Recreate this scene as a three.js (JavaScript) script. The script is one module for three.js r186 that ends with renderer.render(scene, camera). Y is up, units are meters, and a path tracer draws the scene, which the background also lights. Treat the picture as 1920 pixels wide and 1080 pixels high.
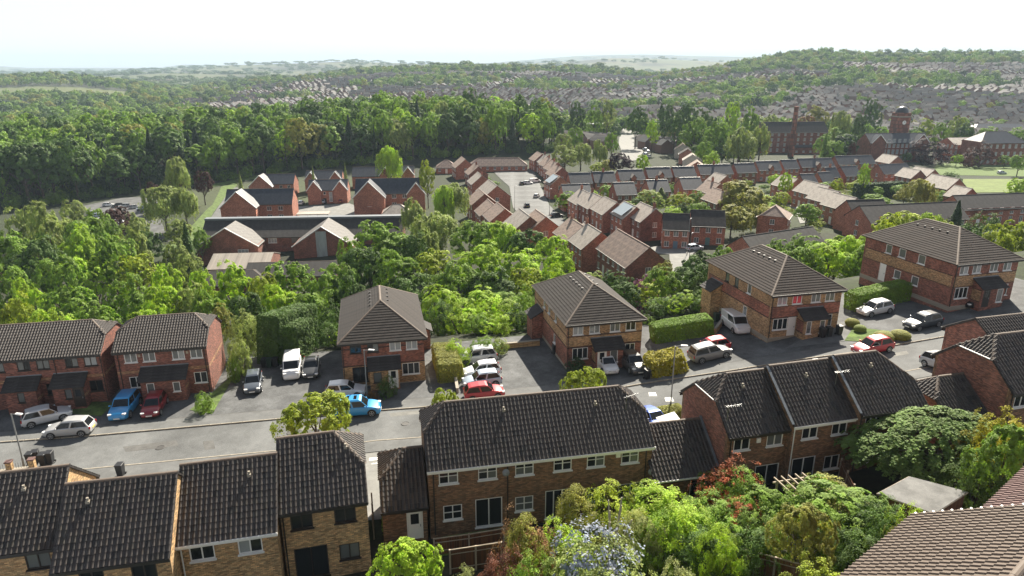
import * as THREE from 'three';
import { mergeGeometries } from 'three/addons/utils/BufferGeometryUtils.js';
import { RoundedBoxGeometry } from 'three/addons/geometries/RoundedBoxGeometry.js';

// ---------------------------------------------------------------- camera, sky, sun, exposure
const scene = new THREE.Scene();
const CAM_Y = 31, PITCH = 18 * Math.PI / 180, FOC = 1280;
const camera = new THREE.PerspectiveCamera(2 * Math.atan(540 / FOC) * 180 / Math.PI, 16 / 9, 0.5, 30000);
camera.position.set(0, CAM_Y, 0);
camera.rotation.x = -PITCH;
scene.add(camera);
const renderer = new THREE.WebGLRenderer({ antialias: true });
renderer.toneMapping = THREE.LinearToneMapping;
renderer.toneMappingExposure = 2.75;
renderer.shadowMap.enabled = true;
const SUN_AZ = 20 * Math.PI / 180, SUN_EL = 39.5 * Math.PI / 180;
const sunDir = new THREE.Vector3(Math.sin(SUN_AZ) * Math.cos(SUN_EL), Math.sin(SUN_EL), -Math.cos(SUN_AZ) * Math.cos(SUN_EL));
{
  const W = 512, H = 256, data = new Float32Array(W * H * 4), d = new THREE.Vector3();
  for (let j = 0; j < H; j++) for (let i = 0; i < W; i++) {
    const th = ((i + .5) / W - .5) * 2 * Math.PI, el = ((j + .5) / H - .5) * Math.PI;
    d.set(Math.cos(th) * Math.cos(el), Math.sin(el), Math.sin(th) * Math.cos(el));
    const up = Math.max(0, d.y), k = Math.pow(up, .62), c = d.dot(sunDir), ang = Math.acos(Math.min(1, Math.max(-1, c)));
    const glow = Math.exp(-ang * ang / .35), side = .6 + .4 * (.5 + .5 * c), hz = [.5, .5, .5], zn = [.018, .034, .072], o = (j * W + i) * 4;
    for (let q = 0; q < 3; q++) data[o + q] = (hz[q] * (1 - k) + zn[q] * k) * side + [.22, .21, .18][q] * glow;
    data[o + 3] = 1;
  }
  const t = new THREE.DataTexture(data, W, H, THREE.RGBAFormat, THREE.FloatType);
  t.mapping = THREE.EquirectangularReflectionMapping; t.magFilter = t.minFilter = THREE.LinearFilter; t.needsUpdate = true;
  scene.background = t; scene.environment = t; scene.environmentIntensity = 1; scene.backgroundIntensity = 1;
}
const sun = new THREE.DirectionalLight(new THREE.Color(1, .915, .775), 5);
sun.position.copy(sunDir).multiplyScalar(400); sun.castShadow = true; sun.shadow.mapSize.set(4096, 4096);
Object.assign(sun.shadow.camera, { left: -400, right: 400, top: 400, bottom: -400, near: 1, far: 1500 });
scene.add(sun); scene.add(sun.target);
scene.fog = new THREE.FogExp2(new THREE.Color(.64, .82, 1), .00012);

// ---------------------------------------------------------------- helpers
function rng(seed) { let a = seed >>> 0; return () => { a = (a + 0x6D2B79F5) | 0; let t = Math.imul(a ^ (a >>> 15), 1 | a); t = (t + Math.imul(t ^ (t >>> 7), 61 | t)) ^ t; return ((t ^ (t >>> 14)) >>> 0) / 4294967296; }; }
const R0 = rng(7), lerp = (a, b, t) => a + (b - a) * t, clamp = (x, a, b) => Math.min(b, Math.max(a, x));
const sstep = (a, b, x) => { x = clamp((x - a) / (b - a), 0, 1); return x * x * (3 - 2 * x); };
function pw(tab, x) { if (x <= tab[0][0]) return tab[0][1]; for (let i = 1; i < tab.length; i++) if (x <= tab[i][0]) return lerp(tab[i - 1][1], tab[i][1], (x - tab[i - 1][0]) / (tab[i][0] - tab[i - 1][0])); return tab[tab.length - 1][1]; }
const hsh = (x, y) => { const s = Math.sin(x * 127.1 + y * 311.7) * 43758.5453; return s - Math.floor(s); };
function vnoise(x, y) { const i = Math.floor(x), j = Math.floor(y), u = sstep(0, 1, x - i), v = sstep(0, 1, y - j); return lerp(lerp(hsh(i, j), hsh(i + 1, j), u), lerp(hsh(i, j + 1), hsh(i + 1, j + 1), u), v); }
const fbm = (x, y) => .5 * vnoise(x, y) + .27 * vnoise(x * 2.1 + 5, y * 2.1) + .15 * vnoise(x * 4.3, y * 4.3 + 9) + .08 * vnoise(x * 9, y * 9);

// terrain: x to the right, f forward (three's -z), y up
const ridges = [
  { F: 1500, f0: 620, p: [[1080, 175], [1200, 150], [1300, 137], [1400, 121], [1480, 106], [1560, 100], [1650, 100], [1800, 99], [1920, 101], [2300, 110]] },
  { F: 1700, f0: 760, p: [[250, 185], [350, 168], [450, 156], [560, 148], [650, 136], [720, 130], [850, 126], [1000, 126], [1120, 130], [1220, 140], [1330, 152], [1450, 165]] },
  { F: 1450, f0: 950, p: [[-300, 152], [0, 150], [60, 146], [130, 148], [230, 160], [340, 178], [450, 192]] },
  { F: 2600, f0: 1900, p: [[-300, 150], [100, 150], [200, 143], [300, 137], [450, 139], [560, 140], [700, 140], [900, 140], [1400, 132], [2300, 130]] },
  { F: 4200, f0: 2800, p: [[-300, 138], [200, 136], [330, 128], [420, 122], [560, 118], [650, 114], [760, 118], [900, 122], [1050, 116], [1150, 108], [1250, 110], [1400, 118], [2300, 125]] },
  { F: 9000, f0: 6500, p: [[-300, 126], [0, 124], [50, 127], [300, 127], [340, 121], [400, 122], [700, 120], [900, 119], [1080, 104], [1200, 101], [1300, 104], [1500, 108], [2300, 115]] },
];
const elev = (py) => Math.tan(Math.atan((540 - py) / FOC) - PITCH);
const VB = [[70, -5], [85, -8], [110, -9.5], [145, -10.5], [235, -13.5], [340, -17], [450, -20], [700, -23], [1200, -23]], VT = [[60, .09], [145, .09], [235, .03], [400, .02], [700, 0]];
const YS = [[10, .92], [18, 2.1], [28, 3.5], [52, 6.05], [95, 9.8]];
function ground(x, f) {
  const s = clamp(x - (f - 57) * .2, -70, 95), t = f - (57 + .2 * clamp(x, -90, 110));
  let y = s < -13 ? .004 * (s + 13) : s < 10 ? .04 * (s + 13) : pw(YS, s);
  if (t < -6) y += (.13 - .045 * sstep(-5, 20, x)) * (-6 - t) + .35 * Math.max(0, -36 - t);
  const w = sstep(17, 46, t);
  if (w > 0) {
    let v = pw(VB, f) + pw(VT, f) * (x > 0 ? .55 : 1) * clamp(x, -160, 45);
    const g1 = (x + 55) / 110, g2 = (f - 400) / 75; v += 11 * Math.exp(-g1 * g1 - g2 * g2);
    const g3 = (x + 210) / 90, g4 = (f - 350) / 60; v += 1.5 * Math.exp(-g3 * g3 - g4 * g4);
    if (f > 500) {
      const px = 960 + 1346 * x / f;
      let m = v;
      for (const r of ridges) {
        if (f < r.f0) continue;
        const top = CAM_Y + r.F * elev(pw(r.p, px)), k = f < r.F ? (f - r.f0) / (r.F - r.f0) : 1 - (f - r.F) / (r.F * .35);
        if (k > 0) m = Math.max(m, lerp(-23, top, k < .5 ? k * .9 : .45 + (k - .5) * 1.1));
      }
      v = lerp(v, m, sstep(500, 640, f));
    }
    y = lerp(y, v, w);
  }
  return y;
}
// pixel of the photograph (1920 x 1080) to a direction; at a given height, at a given forward distance, or on the ground
function ray(px, py) { const u = (px - 960) / FOC, v = (py - 540) / FOC; return [u, -(v * Math.cos(PITCH) + Math.sin(PITCH)), Math.cos(PITCH) - v * Math.sin(PITCH)]; }
function atY(px, py, Y) { const r = ray(px, py), t = (Y - CAM_Y) / r[1]; return [r[0] * t, r[2] * t]; }
function atF(px, py, f) { const r = ray(px, py), t = f / r[2]; return [r[0] * t, CAM_Y + r[1] * t]; }
function onG(px, py, up = 0) {
  const r = ray(px, py); let t = 15;
  for (let i = 0; i < 900; i++) { const dt = Math.max(.3, t * .006); if (CAM_Y + r[1] * (t + dt) < up + ground(r[0] * (t + dt), r[2] * (t + dt))) { let a = t, b = t + dt; for (let k = 0; k < 18; k++) { const m = (a + b) / 2; CAM_Y + r[1] * m < up + ground(r[0] * m, r[2] * m) ? b = m : a = m; } t = a; break; } t += dt; }
  return [r[0] * t, r[2] * t];
}
const V = (x, y, z) => new THREE.Vector3(x, y, z);
const M4 = (x, y, z, ry = 0, sx = 1, sy = sx, sz = sx) => new THREE.Matrix4().compose(V(x, y, z), new THREE.Quaternion().setFromEuler(new THREE.Euler(0, ry, 0)), V(sx, sy, sz));

// names, labels
const taken = {};
function numbered(n) { const k = taken[n] = (taken[n] ?? -1) + 1; return k ? n + '_' + String(k).padStart(3, '0') : n; }
function tag(o, label, category, group, kind) { if (label) o.userData.label = label; if (category) o.userData.category = category; if (group) o.userData.group = group; if (kind) o.userData.kind = kind; return o; }
function shade(o) { o.traverse((m) => { if (m.isMesh) m.castShadow = m.receiveShadow = true; }); return o; }
function put(o, name, label, category, group, kind) { o.name = numbered(name); tag(o, label, category, group, kind); scene.add(o); return o; }
function part(name, geo, mat, parent, m4) { const m = new THREE.Mesh(geo, mat); m.name = name; if (m4) { m4.decompose(m.position, m.quaternion, m.scale); } parent.add(m); return m; }
function grp(x, f, turn = 0, y = ground(x, f)) { const g = new THREE.Group(); g.position.set(x, y, -f); g.rotation.y = turn; return g; }

// geometry
function box(w, h, d, x = 0, y = 0, z = 0) { return new THREE.BoxGeometry(w, h, d).translate(x, y, z); }
function cyl(r0, r1, h, x = 0, y = 0, z = 0, n = 10) { return new THREE.CylinderGeometry(r1, r0, h, n).translate(x, y + h / 2, z); }
function strip(g) { for (const k of Object.keys(g.attributes)) if (!['position', 'normal', 'uv'].includes(k)) g.deleteAttribute(k); return g.index ? g.toNonIndexed() : g; }
function merge(list) { return mergeGeometries(list.map(strip)); }
function bar(a, b, r, n = 6, r1 = r) { const d = b.clone().sub(a), L = d.length(); return new THREE.CylinderGeometry(r1, r, L, n).translate(0, L / 2, 0).applyQuaternion(new THREE.Quaternion().setFromUnitVectors(V(0, 1, 0), d.normalize())).translate(a.x, a.y, a.z); }
function fromTris(pos, uv) { const g = new THREE.BufferGeometry(); g.setAttribute('position', new THREE.Float32BufferAttribute(pos, 3)); g.setAttribute('uv', new THREE.Float32BufferAttribute(uv ?? new Float32Array(pos.length / 3 * 2), 2)); g.computeVertexNormals(); return g; }
// a flat polygon given by 3-D points (counter-clockwise from outside) with a thickness behind it; uv in metres
function prism(pts, th) {
  const n = V(0, 0, 0), e1 = pts[1].clone().sub(pts[0]).normalize();
  for (let i = 1; i + 1 < pts.length; i++) n.add(pts[i].clone().sub(pts[0]).cross(pts[i + 1].clone().sub(pts[0])));
  n.normalize(); const e2 = n.clone().cross(e1), low = pts.map((p) => p.clone().addScaledVector(n, -th)), pos = [], uv = [];
  const tri = (a, b, c) => { for (const p of [a, b, c]) { pos.push(p.x, p.y, p.z); const q = p.clone().sub(pts[0]); uv.push(q.dot(e1), q.dot(e2)); } };
  for (let i = 1; i + 1 < pts.length; i++) { tri(pts[0], pts[i], pts[i + 1]); tri(low[0], low[i + 1], low[i]); }
  for (let i = 0; i < pts.length; i++) { const j = (i + 1) % pts.length; tri(pts[i], low[i], low[j]); tri(pts[i], low[j], pts[j]); }
  return fromTris(pos, uv);
}
// wall panel in its own xy plane, outer face at z = 0, holes = [x0, y0, w, h]
function panel(pts, holes, th = .24) {
  const s = new THREE.Shape(pts.map((p) => new THREE.Vector2(p[0], p[1])));
  for (const [x, y, w, h] of holes ?? []) s.holes.push(new THREE.Path([new THREE.Vector2(x, y), new THREE.Vector2(x, y + h), new THREE.Vector2(x + w, y + h), new THREE.Vector2(x + w, y)]));
  return new THREE.ExtrudeGeometry(s, { depth: th, bevelEnabled: false }).translate(0, 0, -th);
}

// textures
function tex(W, H, fn, rx = 1, ry = 1, color = true) {
  const d = new Uint8Array(W * H * 4);
  for (let j = 0; j < H; j++) for (let i = 0; i < W; i++) { const c = fn(i, j), o = (j * W + i) * 4; if (typeof c === 'number') { d[o] = d[o + 1] = d[o + 2] = clamp(c, 0, 255); } else { d[o] = clamp(c[0], 0, 255); d[o + 1] = clamp(c[1], 0, 255); d[o + 2] = clamp(c[2], 0, 255); } d[o + 3] = 255; }
  const t = new THREE.DataTexture(d, W, H); t.wrapS = t.wrapT = THREE.RepeatWrapping; t.magFilter = THREE.LinearFilter; t.minFilter = THREE.LinearMipmapLinearFilter; t.generateMipmaps = true; t.repeat.set(1 / rx, 1 / ry); if (color) t.colorSpace = THREE.SRGBColorSpace; t.needsUpdate = true; return t;
}
// tiling value noise with period P cells over N pixels
function tn(i, j, N, P, s) { const x = i / N * P, y = j / N * P, a = Math.floor(x), b = Math.floor(y), u = sstep(0, 1, x - a), v = sstep(0, 1, y - b), h = (p, q) => hsh(((p % P) + P) % P + s * 13.7, ((q % P) + P) % P + s * 7.3); return lerp(lerp(h(a, b), h(a + 1, b), u), lerp(h(a, b + 1), h(a + 1, b + 1), u), v); }
const tfb = (i, j, N, P, s) => .5 * tn(i, j, N, P, s) + .3 * tn(i, j, N, P * 3, s + 1) + .2 * tn(i, j, N, P * 9, s + 2);
const mat = (c, rough = .9, o = {}) => { const { map, ...rest } = o; const m = new THREE.MeshStandardMaterial({ roughness: rough, ...rest }); if (Array.isArray(c)) m.color.setRGB(...c); else m.color.set(c); if (map) m.map = map; return m; };
function noisy(c, amp, size, rough, seed = 1, P = 6, extra = {}) { // c linear rgb; grain and blotches
  const col = new THREE.Color().setRGB(...c).convertLinearToSRGB();
  return mat([1, 1, 1], rough, { map: tex(256, 256, (i, j) => { const k = 1 + amp * ((tfb(i, j, 256, P, seed) - .5) * 2 + (hsh(i * 1.3 + seed, j * 1.7) - .5) * .9); return [col.r * 255 * k, col.g * 255 * k, col.b * 255 * k]; }, size, size), ...extra });
}
// brickwork: courses of 75 mm, bricks of 225 mm; bands = [[y0, y1, rgb srgb]] in metres from the wall's foot
function brick(base, bands = [], seed = 1, Hm = 6) {
  const W = 384, H = Math.round(Hm / .075) * 6, pxm = 6 / .075, Wm = W / pxm, nb = Math.round(Wm / .225);
  const t = tex(W, H, (i, j) => {
    const row = Math.floor(j / 6), y = (j + .5) / pxm, fx = i / W * nb + (row % 2) * .5, col = ((Math.floor(fx) % nb) + nb) % nb, u = fx - Math.floor(fx);
    let c = base; for (const b of bands) if (y >= b[0] && y < b[1]) c = b[2];
    const mortar = (j % 6) === 0 || u < .045, h = hsh(col + seed * 31, row * 1.7 + seed), big = tn(i, j, W, 5, seed + 3);
    if (mortar) { const m = .62; return [lerp(c[0], 165, .45) * m, lerp(c[1], 150, .45) * m, lerp(c[2], 130, .45) * m]; }
    const k = .72 + .42 * h + .22 * (big - .5) + .1 * (hsh(i, j) - .5), w = (hsh(row + 3, col + seed) - .5) * 22;
    return [c[0] * k + w, c[1] * k + w * .3, c[2] * k];
  }, Wm, Hm);
  const b = tex(72, 24, (i, j) => ((j % 6) === 0 || ((i + (Math.floor(j / 6) % 2) * 9) % 18) < 1 ? 60 : 200), 72 / pxm, 24 / pxm, false);
  return mat([1, 1, 1], .92, { map: t, bumpMap: b, bumpScale: .006 });
}
// ---------------------------------------------------------------- materials
const S = (r, g, b) => [r, g, b];
const MT = {
  road: noisy([.112, .116, .116], .24, 11, .92, 3, 3), drive: noisy([.09, .093, .095], .34, 9, .93, 5, 5), pave: noisy([.12, .123, .122], .15, 4, .93, 8, 5), concrete: noisy([.19, .19, .18], .14, 5, .93, 9, 5),
  kerb: noisy([.3, .27, .22], .2, 3, .9, 11), grass: noisy([.085, .13, .03], .4, 4, 1, 12, 7), soil: noisy([.07, .05, .035], .4, 4, 1, 14), white: mat([.78, .78, .76], .45), whitePaint: noisy([.7, .7, .67], .18, 2, .8, 15),
  dark: mat([.025, .022, .02], .5), frameBrown: mat([.035, .025, .02], .5), lead: noisy([.16, .18, .2], .2, 2, .6, 17), slab: noisy([.3, .27, .22], .2, 3, .9, 19),
  tileDark: [0, 1, 2, 3, 4, 5, 6].map((k) => noisy([[.036, .03, .027], [.027, .023, .022], [.045, .036, .031], [.033, .029, .027], [.053, .042, .034], [.044, .038, .03], [.046, .041, .035]][k], .45, 1.3, .62, 20 + k)),
  tileTan: [0, 1, 2, 3].map((k) => noisy([[.082, .06, .045], [.07, .052, .039], [.093, .069, .052], [.076, .055, .04]][k], .25, 1.3, .75, 30 + k)),
  tileRed: [0, 1, 2].map((k) => noisy([[.12, .066, .058], [.105, .06, .054], [.135, .074, .064]][k], .25, 1.3, .75, 40 + k)),
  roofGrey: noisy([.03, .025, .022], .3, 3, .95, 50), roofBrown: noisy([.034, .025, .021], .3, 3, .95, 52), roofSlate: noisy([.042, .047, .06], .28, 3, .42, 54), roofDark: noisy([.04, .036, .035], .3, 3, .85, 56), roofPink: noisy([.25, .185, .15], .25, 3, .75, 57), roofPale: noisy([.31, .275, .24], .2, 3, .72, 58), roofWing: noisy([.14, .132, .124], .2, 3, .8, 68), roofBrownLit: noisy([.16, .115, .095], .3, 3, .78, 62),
  ridgeTile: noisy([.12, .09, .07], .3, 1.5, .75, 59), mortar: noisy([.4, .36, .3], .2, 1, .95, 60), felt: noisy([.14, .14, .135], .2, 4, .9, 61), metal: mat([.3, .32, .34], .45, { metalness: .7 }), pole: noisy([.2, .21, .21], .15, 1, .5, 63), tv: mat([.25, .25, .25], .35, { metalness: .8 }),
  wood: [0, 1, 2].map((k) => mat([1, 1, 1], .92, { map: tex(64, 256, (i, j) => { const a = 1 + .35 * (tn(i, j >> 3, 64, 11, k + 2) - .5) + .25 * (hsh(i, k) - .5) + .15 * (hsh(i, j) - .5); return [[98, 62, 42], [112, 76, 50], [86, 58, 42]][k].map((q) => q * a); }, .3, 2) })),
  woodPale: noisy([.36, .3, .23], .25, 1, .9, 66), binBlack: mat([.018, .019, .022], .45), binGreen: mat([.02, .045, .03], .45), tyre: mat([.012, .012, .013], .85), rim: mat([.42, .43, .44], .3, { metalness: .8 }), lampGlass: mat([.75, .76, .76], .2), tail: mat([.35, .01, .012], .25), plateW: mat([.75, .75, .72], .5), plateY: mat([.72, .55, .06], .5),
};
const glassDark = new THREE.MeshPhysicalMaterial({ color: new THREE.Color().setRGB(.018, .021, .024), roughness: .06 }), glassBlind = new THREE.MeshPhysicalMaterial({ color: new THREE.Color().setRGB(.3, .32, .33), roughness: .25, clearcoat: 1, clearcoatRoughness: .04 }), glassNet = new THREE.MeshPhysicalMaterial({ color: new THREE.Color().setRGB(.13, .14, .14), roughness: .25, clearcoat: 1, clearcoatRoughness: .04 }), glassCar = new THREE.MeshPhysicalMaterial({ color: new THREE.Color().setRGB(.012, .014, .016), roughness: .04 });
const BR = {
  red: brick([148, 100, 86], [], 1), redBand: brick([140, 92, 80], [[2.45, 2.75, [168, 128, 96]]], 2), tanLow: brick([176, 140, 100], [[2.15, 2.3, [74, 56, 50]], [2.3, 4.0, [150, 96, 80]], [4.0, 4.15, [74, 56, 50]], [4.15, 6, [150, 96, 80]]], 3),
  redLow: brick([150, 100, 84], [[2.1, 2.3, [86, 60, 52]], [2.3, 3.35, [180, 146, 108]], [3.35, 3.5, [86, 60, 52]], [3.5, 6, [180, 146, 108]]], 4), tanRedMid: brick([172, 140, 104], [[2.1, 2.25, [84, 60, 52]], [2.25, 3.4, [154, 100, 84]], [3.4, 3.5, [84, 60, 52]], [3.5, 6, [178, 144, 106]]], 5), redTanMid: brick([148, 98, 84], [[2.1, 2.2, [84, 60, 52]], [2.2, 3.4, [172, 138, 102]], [3.4, 3.5, [84, 60, 52]]], 6),
  brown: brick([138, 106, 80], [], 7), sand: brick([200, 164, 118], [], 8), far: brick([178, 118, 98], [], 9), farDark: brick([142, 92, 78], [], 10), cream: noisy([.55, .52, .46], .12, 3, .9, 70),
};

// ---------------------------------------------------------------- ground, road, drives
{
  const fs = []; for (let f = 9; f < 130; f += 1) fs.push(f); for (let f = 130; f < 14000; f *= 1.024) fs.push(f);
  const NC = 210, pos = [], col = [], uv = [], idx = [];
  const cMix = (a, b, t) => [lerp(a[0], b[0], t), lerp(a[1], b[1], t), lerp(a[2], b[2], t)];
  for (const f of fs) for (let i = 0; i <= NC; i++) {
    const a = (i / NC * 2 - 1) * 1.2, x = a * f, y = ground(x, f), t = f - 57 - .2 * x, px = 960 + 1346 * a;
    pos.push(x, y, -f); uv.push(x / 6, f / 6);
    const n = fbm(x * .03 + 40, f * .03), n2 = fbm(x * .0045 + 9, f * .0045 + 3);
    let c = cMix([.045, .065, .02], [.065, .095, .026], n);
    if (t < -8) c = cMix([.05, .042, .028], [.06, .085, .025], n > .5 ? 1 : .25);
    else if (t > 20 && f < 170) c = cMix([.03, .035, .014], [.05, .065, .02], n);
    else if (f > 230 && f < 2000) { c = cMix([.035, .05, .02], [.06, .08, .03], n); if (n2 > .6) c = [.1, .13, .045]; }
    if (f > 1900) { c = n2 > .5 ? [.16, .2, .075] : n2 > .42 ? [.2, .2, .09] : [.035, .05, .022]; }
    if (px < 420 && f > 900 && f < 1900) c = [.04, .055, .02];
    if (px < 230 && f > 1080 && f < 1290) c = [.19, .23, .07];
    if (px > 1370 && f > 1240 && f < 1900) c = [.04, .06, .025]; if (px > 1600 && f > 1400 && f < 1490) c = [.13, .18, .06];
    col.push(...c);
  }
  for (let j = 0; j + 1 < fs.length; j++) for (let i = 0; i < NC; i++) { const a = j * (NC + 1) + i, b = a + NC + 1; idx.push(a, a + 1, b, a + 1, b + 1, b); }
  const g = new THREE.BufferGeometry(); g.setAttribute('position', new THREE.Float32BufferAttribute(pos, 3)); g.setAttribute('color', new THREE.Float32BufferAttribute(col, 3)); g.setAttribute('uv', new THREE.Float32BufferAttribute(uv, 2)); g.setIndex(idx); g.computeVertexNormals();
  const m = mat([1, 1, 1], 1, { vertexColors: true, map: tex(256, 256, (i, j) => 175 + 110 * (tfb(i, j, 256, 8, 77) - .5) + 50 * (hsh(i, j) - .5)) });
  shade(put(new THREE.Mesh(g, m), 'ground', 'rolling green ground under the whole estate and the hills', null, null, 'structure'));
}
// a sheet draped over the ground between two plan polylines A and B (same length), off above it
function sheet(name, A, B, off, m, label, nw = 6, sub = 1.2) {
  const pos = [], uv = [], idx = []; let rows = 0, run = 0, last = null;
  for (let i = 0; i + 1 < A.length; i++) {
    const n = Math.max(1, Math.ceil(Math.max(Math.hypot(A[i + 1][0] - A[i][0], A[i + 1][1] - A[i][1]), Math.hypot(B[i + 1][0] - B[i][0], B[i + 1][1] - B[i][1])) / sub));
    for (let k = i ? 1 : 0; k <= n; k++) {
      const t = k / n, a = [lerp(A[i][0], A[i + 1][0], t), lerp(A[i][1], A[i + 1][1], t)], b = [lerp(B[i][0], B[i + 1][0], t), lerp(B[i][1], B[i + 1][1], t)];
      for (let q = 0; q <= nw; q++) { const x = lerp(a[0], b[0], q / nw), f = lerp(a[1], b[1], q / nw); pos.push(x, ground(x, f) + off, -f); uv.push(x, f); }
      rows++;
    }
  }
  for (let r = 0; r + 1 < rows; r++) for (let q = 0; q < nw; q++) { const a = r * (nw + 1) + q, b = a + nw + 1; idx.push(a, b, a + 1, a + 1, b, b + 1); }
  const g = new THREE.BufferGeometry(); g.setAttribute('position', new THREE.Float32BufferAttribute(pos, 3)); g.setAttribute('uv', new THREE.Float32BufferAttribute(uv, 2)); g.setIndex(idx); g.computeVertexNormals();
  if (g.attributes.normal.getY(0) < 0) { const ix = g.index.array; for (let i = 0; i < ix.length; i += 3) { const t = ix[i]; ix[i] = ix[i + 1]; ix[i + 1] = t; } g.computeVertexNormals(); }
  return shade(put(new THREE.Mesh(g, m), name, label, null, null, 'structure'));
}
const px2 = (list) => list.map(([a, b]) => onG(a, b));
function offset(P, d) { return P.map((p, i) => { const a = P[Math.max(0, i - 1)], b = P[Math.min(P.length - 1, i + 1)], L = Math.hypot(b[0] - a[0], b[1] - a[1]); return [p[0] - (b[1] - a[1]) / L * d, p[1] + (b[0] - a[0]) / L * d]; }); }
function resample(P, step) { const out = []; for (let i = 0; i + 1 < P.length; i++) { const L = Math.hypot(P[i + 1][0] - P[i][0], P[i + 1][1] - P[i][1]), n = Math.max(1, Math.round(L / step)); for (let k = 0; k < n; k++) out.push([lerp(P[i][0], P[i + 1][0], k / n), lerp(P[i][1], P[i + 1][1], k / n)]); } out.push(P[P.length - 1]); return out; }
const kerbFar = px2([[-260, 851], [0, 831], [180, 818], [515, 788], [711, 771], [784, 766], [1000, 743], [1210, 720], [1367, 697], [1597, 663], [1792, 629], [1918, 601], [2080, 570]]);
const kerbNear = offset(kerbFar, -5.6);
sheet('road', kerbFar, kerbNear, .02, MT.road, 'pale worn asphalt road running between the two rows of houses');
sheet('pavement', offset(kerbFar, .13), offset(kerbFar, 1.9), .1, MT.pave, 'asphalt pavement along the far side of the road', 3);
sheet('forecourt', offset(kerbFar, 1.9), offset(kerbFar, 16), .06, MT.drive, 'dark asphalt drives and parking bays in front of the hip roofed houses', 12);
sheet('near_pavement', offset(kerbNear, -.13), offset(kerbNear, -1.9), .1, MT.pave, 'asphalt pavement on the near side of the road', 3);
sheet('front_drive', offset(kerbNear, -1.9), offset(kerbNear, -13), .06, MT.concrete, 'pale concrete drives in front of the near terraces', 10);
function kerb(P, name, label) {
  const root = new THREE.Group(), g = box(.9, .14, .125), Q = resample(P, .92); let n = 0;
  for (let i = 0; i + 1 < Q.length && n < 150; i++) {
    const [x0, f0] = Q[i], [x1, f1] = Q[i + 1], x = (x0 + x1) / 2, f = (f0 + f1) / 2; if (Math.abs(x / f) > .95) continue;
    const m = part('kerb_stone', g, MT.kerb, root), y0 = ground(x0, f0), y1 = ground(x1, f1); m.position.set(x, (y0 + y1) / 2 + .055 + .006 * R0(), -f); m.rotation.set(0, Math.atan2(f1 - f0, x1 - x0), 0); m.rotation.order = 'YXZ'; m.rotation.z = Math.atan2(y1 - y0, Math.hypot(x1 - x0, f1 - f0)); n++;
  }
  shade(put(root, name, label, null, null, 'structure'));
}
kerb(offset(kerbFar, .065), 'kerb', 'weathered kerb stones along the far edge of the road');
kerb(offset(kerbNear, -.065), 'kerb', 'weathered kerb stones along the near edge of the road');
const patch = (name, q, off, m, label, n = 8) => { const [a, b, c, d] = px2(q); return sheet(name, [a, b], [d, c], off, m, label, n, 1); };
patch('grass_verge', [[356, 770], [398, 778], [446, 695], [408, 730]], .1, MT.grass, 'sloping strip of grass beside the red brick semi');
patch('grass_verge', [[120, 776], [190, 782], [215, 757], [150, 752]], .1, MT.grass, 'shaded grass between the two left hand houses');
patch('grass_verge', [[1583, 640], [1660, 645], [1668, 622], [1600, 615]], .1, MT.grass, 'small grass bed with round clipped shrubs');
patch('garden_soil', [[1470, 655], [1590, 640], [1595, 600], [1560, 610]], .085, MT.pave, 'paved corner at the side of the house');
for (const q of [[[1217, 743], [1232, 743], [1229, 736], [1216, 736]], [[1248, 753], [1264, 753], [1260, 745], [1246, 746]], [[1524, 676], [1536, 676], [1533, 672], [1522, 672]], [[1800, 628], [1812, 627], [1808, 624], [1797, 625]]]) patch('road_marking', q, .026, MT.whitePaint, 'white painted dash on the road surface', 2);
for (const q of [[[692, 872], [716, 870], [714, 858], [692, 860]], [[716, 870], [726, 869], [724, 857], [714, 858]]]) patch('paving_patch', q, .075, MT.whitePaint, 'pale slab set in the concrete drive', 2);

// ---------------------------------------------------------------- building kit
const sideM = { front: (w, d) => new THREE.Matrix4(), back: (w, d) => new THREE.Matrix4().makeRotationY(Math.PI).setPosition(w, 0, -d), right: (w, d) => new THREE.Matrix4().makeRotationY(Math.PI / 2).setPosition(w, 0, 0), left: (w, d) => new THREE.Matrix4().makeRotationY(-Math.PI / 2).setPosition(0, 0, -d) };
const gcache = {}; const cached = (k, fn) => gcache[k] ??= fn();
// a window in an opening of a panel: frame with its panes as children; nx x ny panes
function windowAt(root, M, x, y, w, h, nx = 2, ny = 1, fm = MT.white, gm = glassDark, sill = true, fw = .06) {
  const g = cached(`w${w}|${h}|${nx}|${ny}|${sill}|${fw}`, () => {
    const l = [box(w, fw, .08, 0, fw / 2, 0), box(w, fw, .08, 0, h - fw / 2, 0), box(fw, h - 2 * fw, .08, -w / 2 + fw / 2, h / 2, 0), box(fw, h - 2 * fw, .08, w / 2 - fw / 2, h / 2, 0)];
    for (let i = 1; i < nx; i++) l.push(box(fw * 1.1, h - 2 * fw, .074, -w / 2 + w * i / nx, h / 2, 0));
    for (let j = 1; j < ny; j++) l.push(box(w - 2 * fw, fw * .6, .068, 0, h * j / ny, 0));
    if (sill) l.push(box(w + .12, .06, .2, 0, -.03, .07));
    return merge(l);
  });
  const m = part('window', g, fm, root, M.clone().multiply(new THREE.Matrix4().makeTranslation(x + w / 2, y, -.05)));
  const pw_ = w / nx - fw, ph = h / ny - fw, pg = cached(`p${pw_.toFixed(3)}|${ph.toFixed(3)}`, () => box(pw_ + .01, ph + .01, .02));
  for (let i = 0; i < nx; i++) for (let j = 0; j < ny; j++) part('pane', pg, Array.isArray(gm) ? gm[Math.floor(R0() * gm.length)] : gm, m).position.set(-w / 2 + w * (i + .5) / nx, h * (j + .5) / ny, -.015);
  return m;
}
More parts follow.
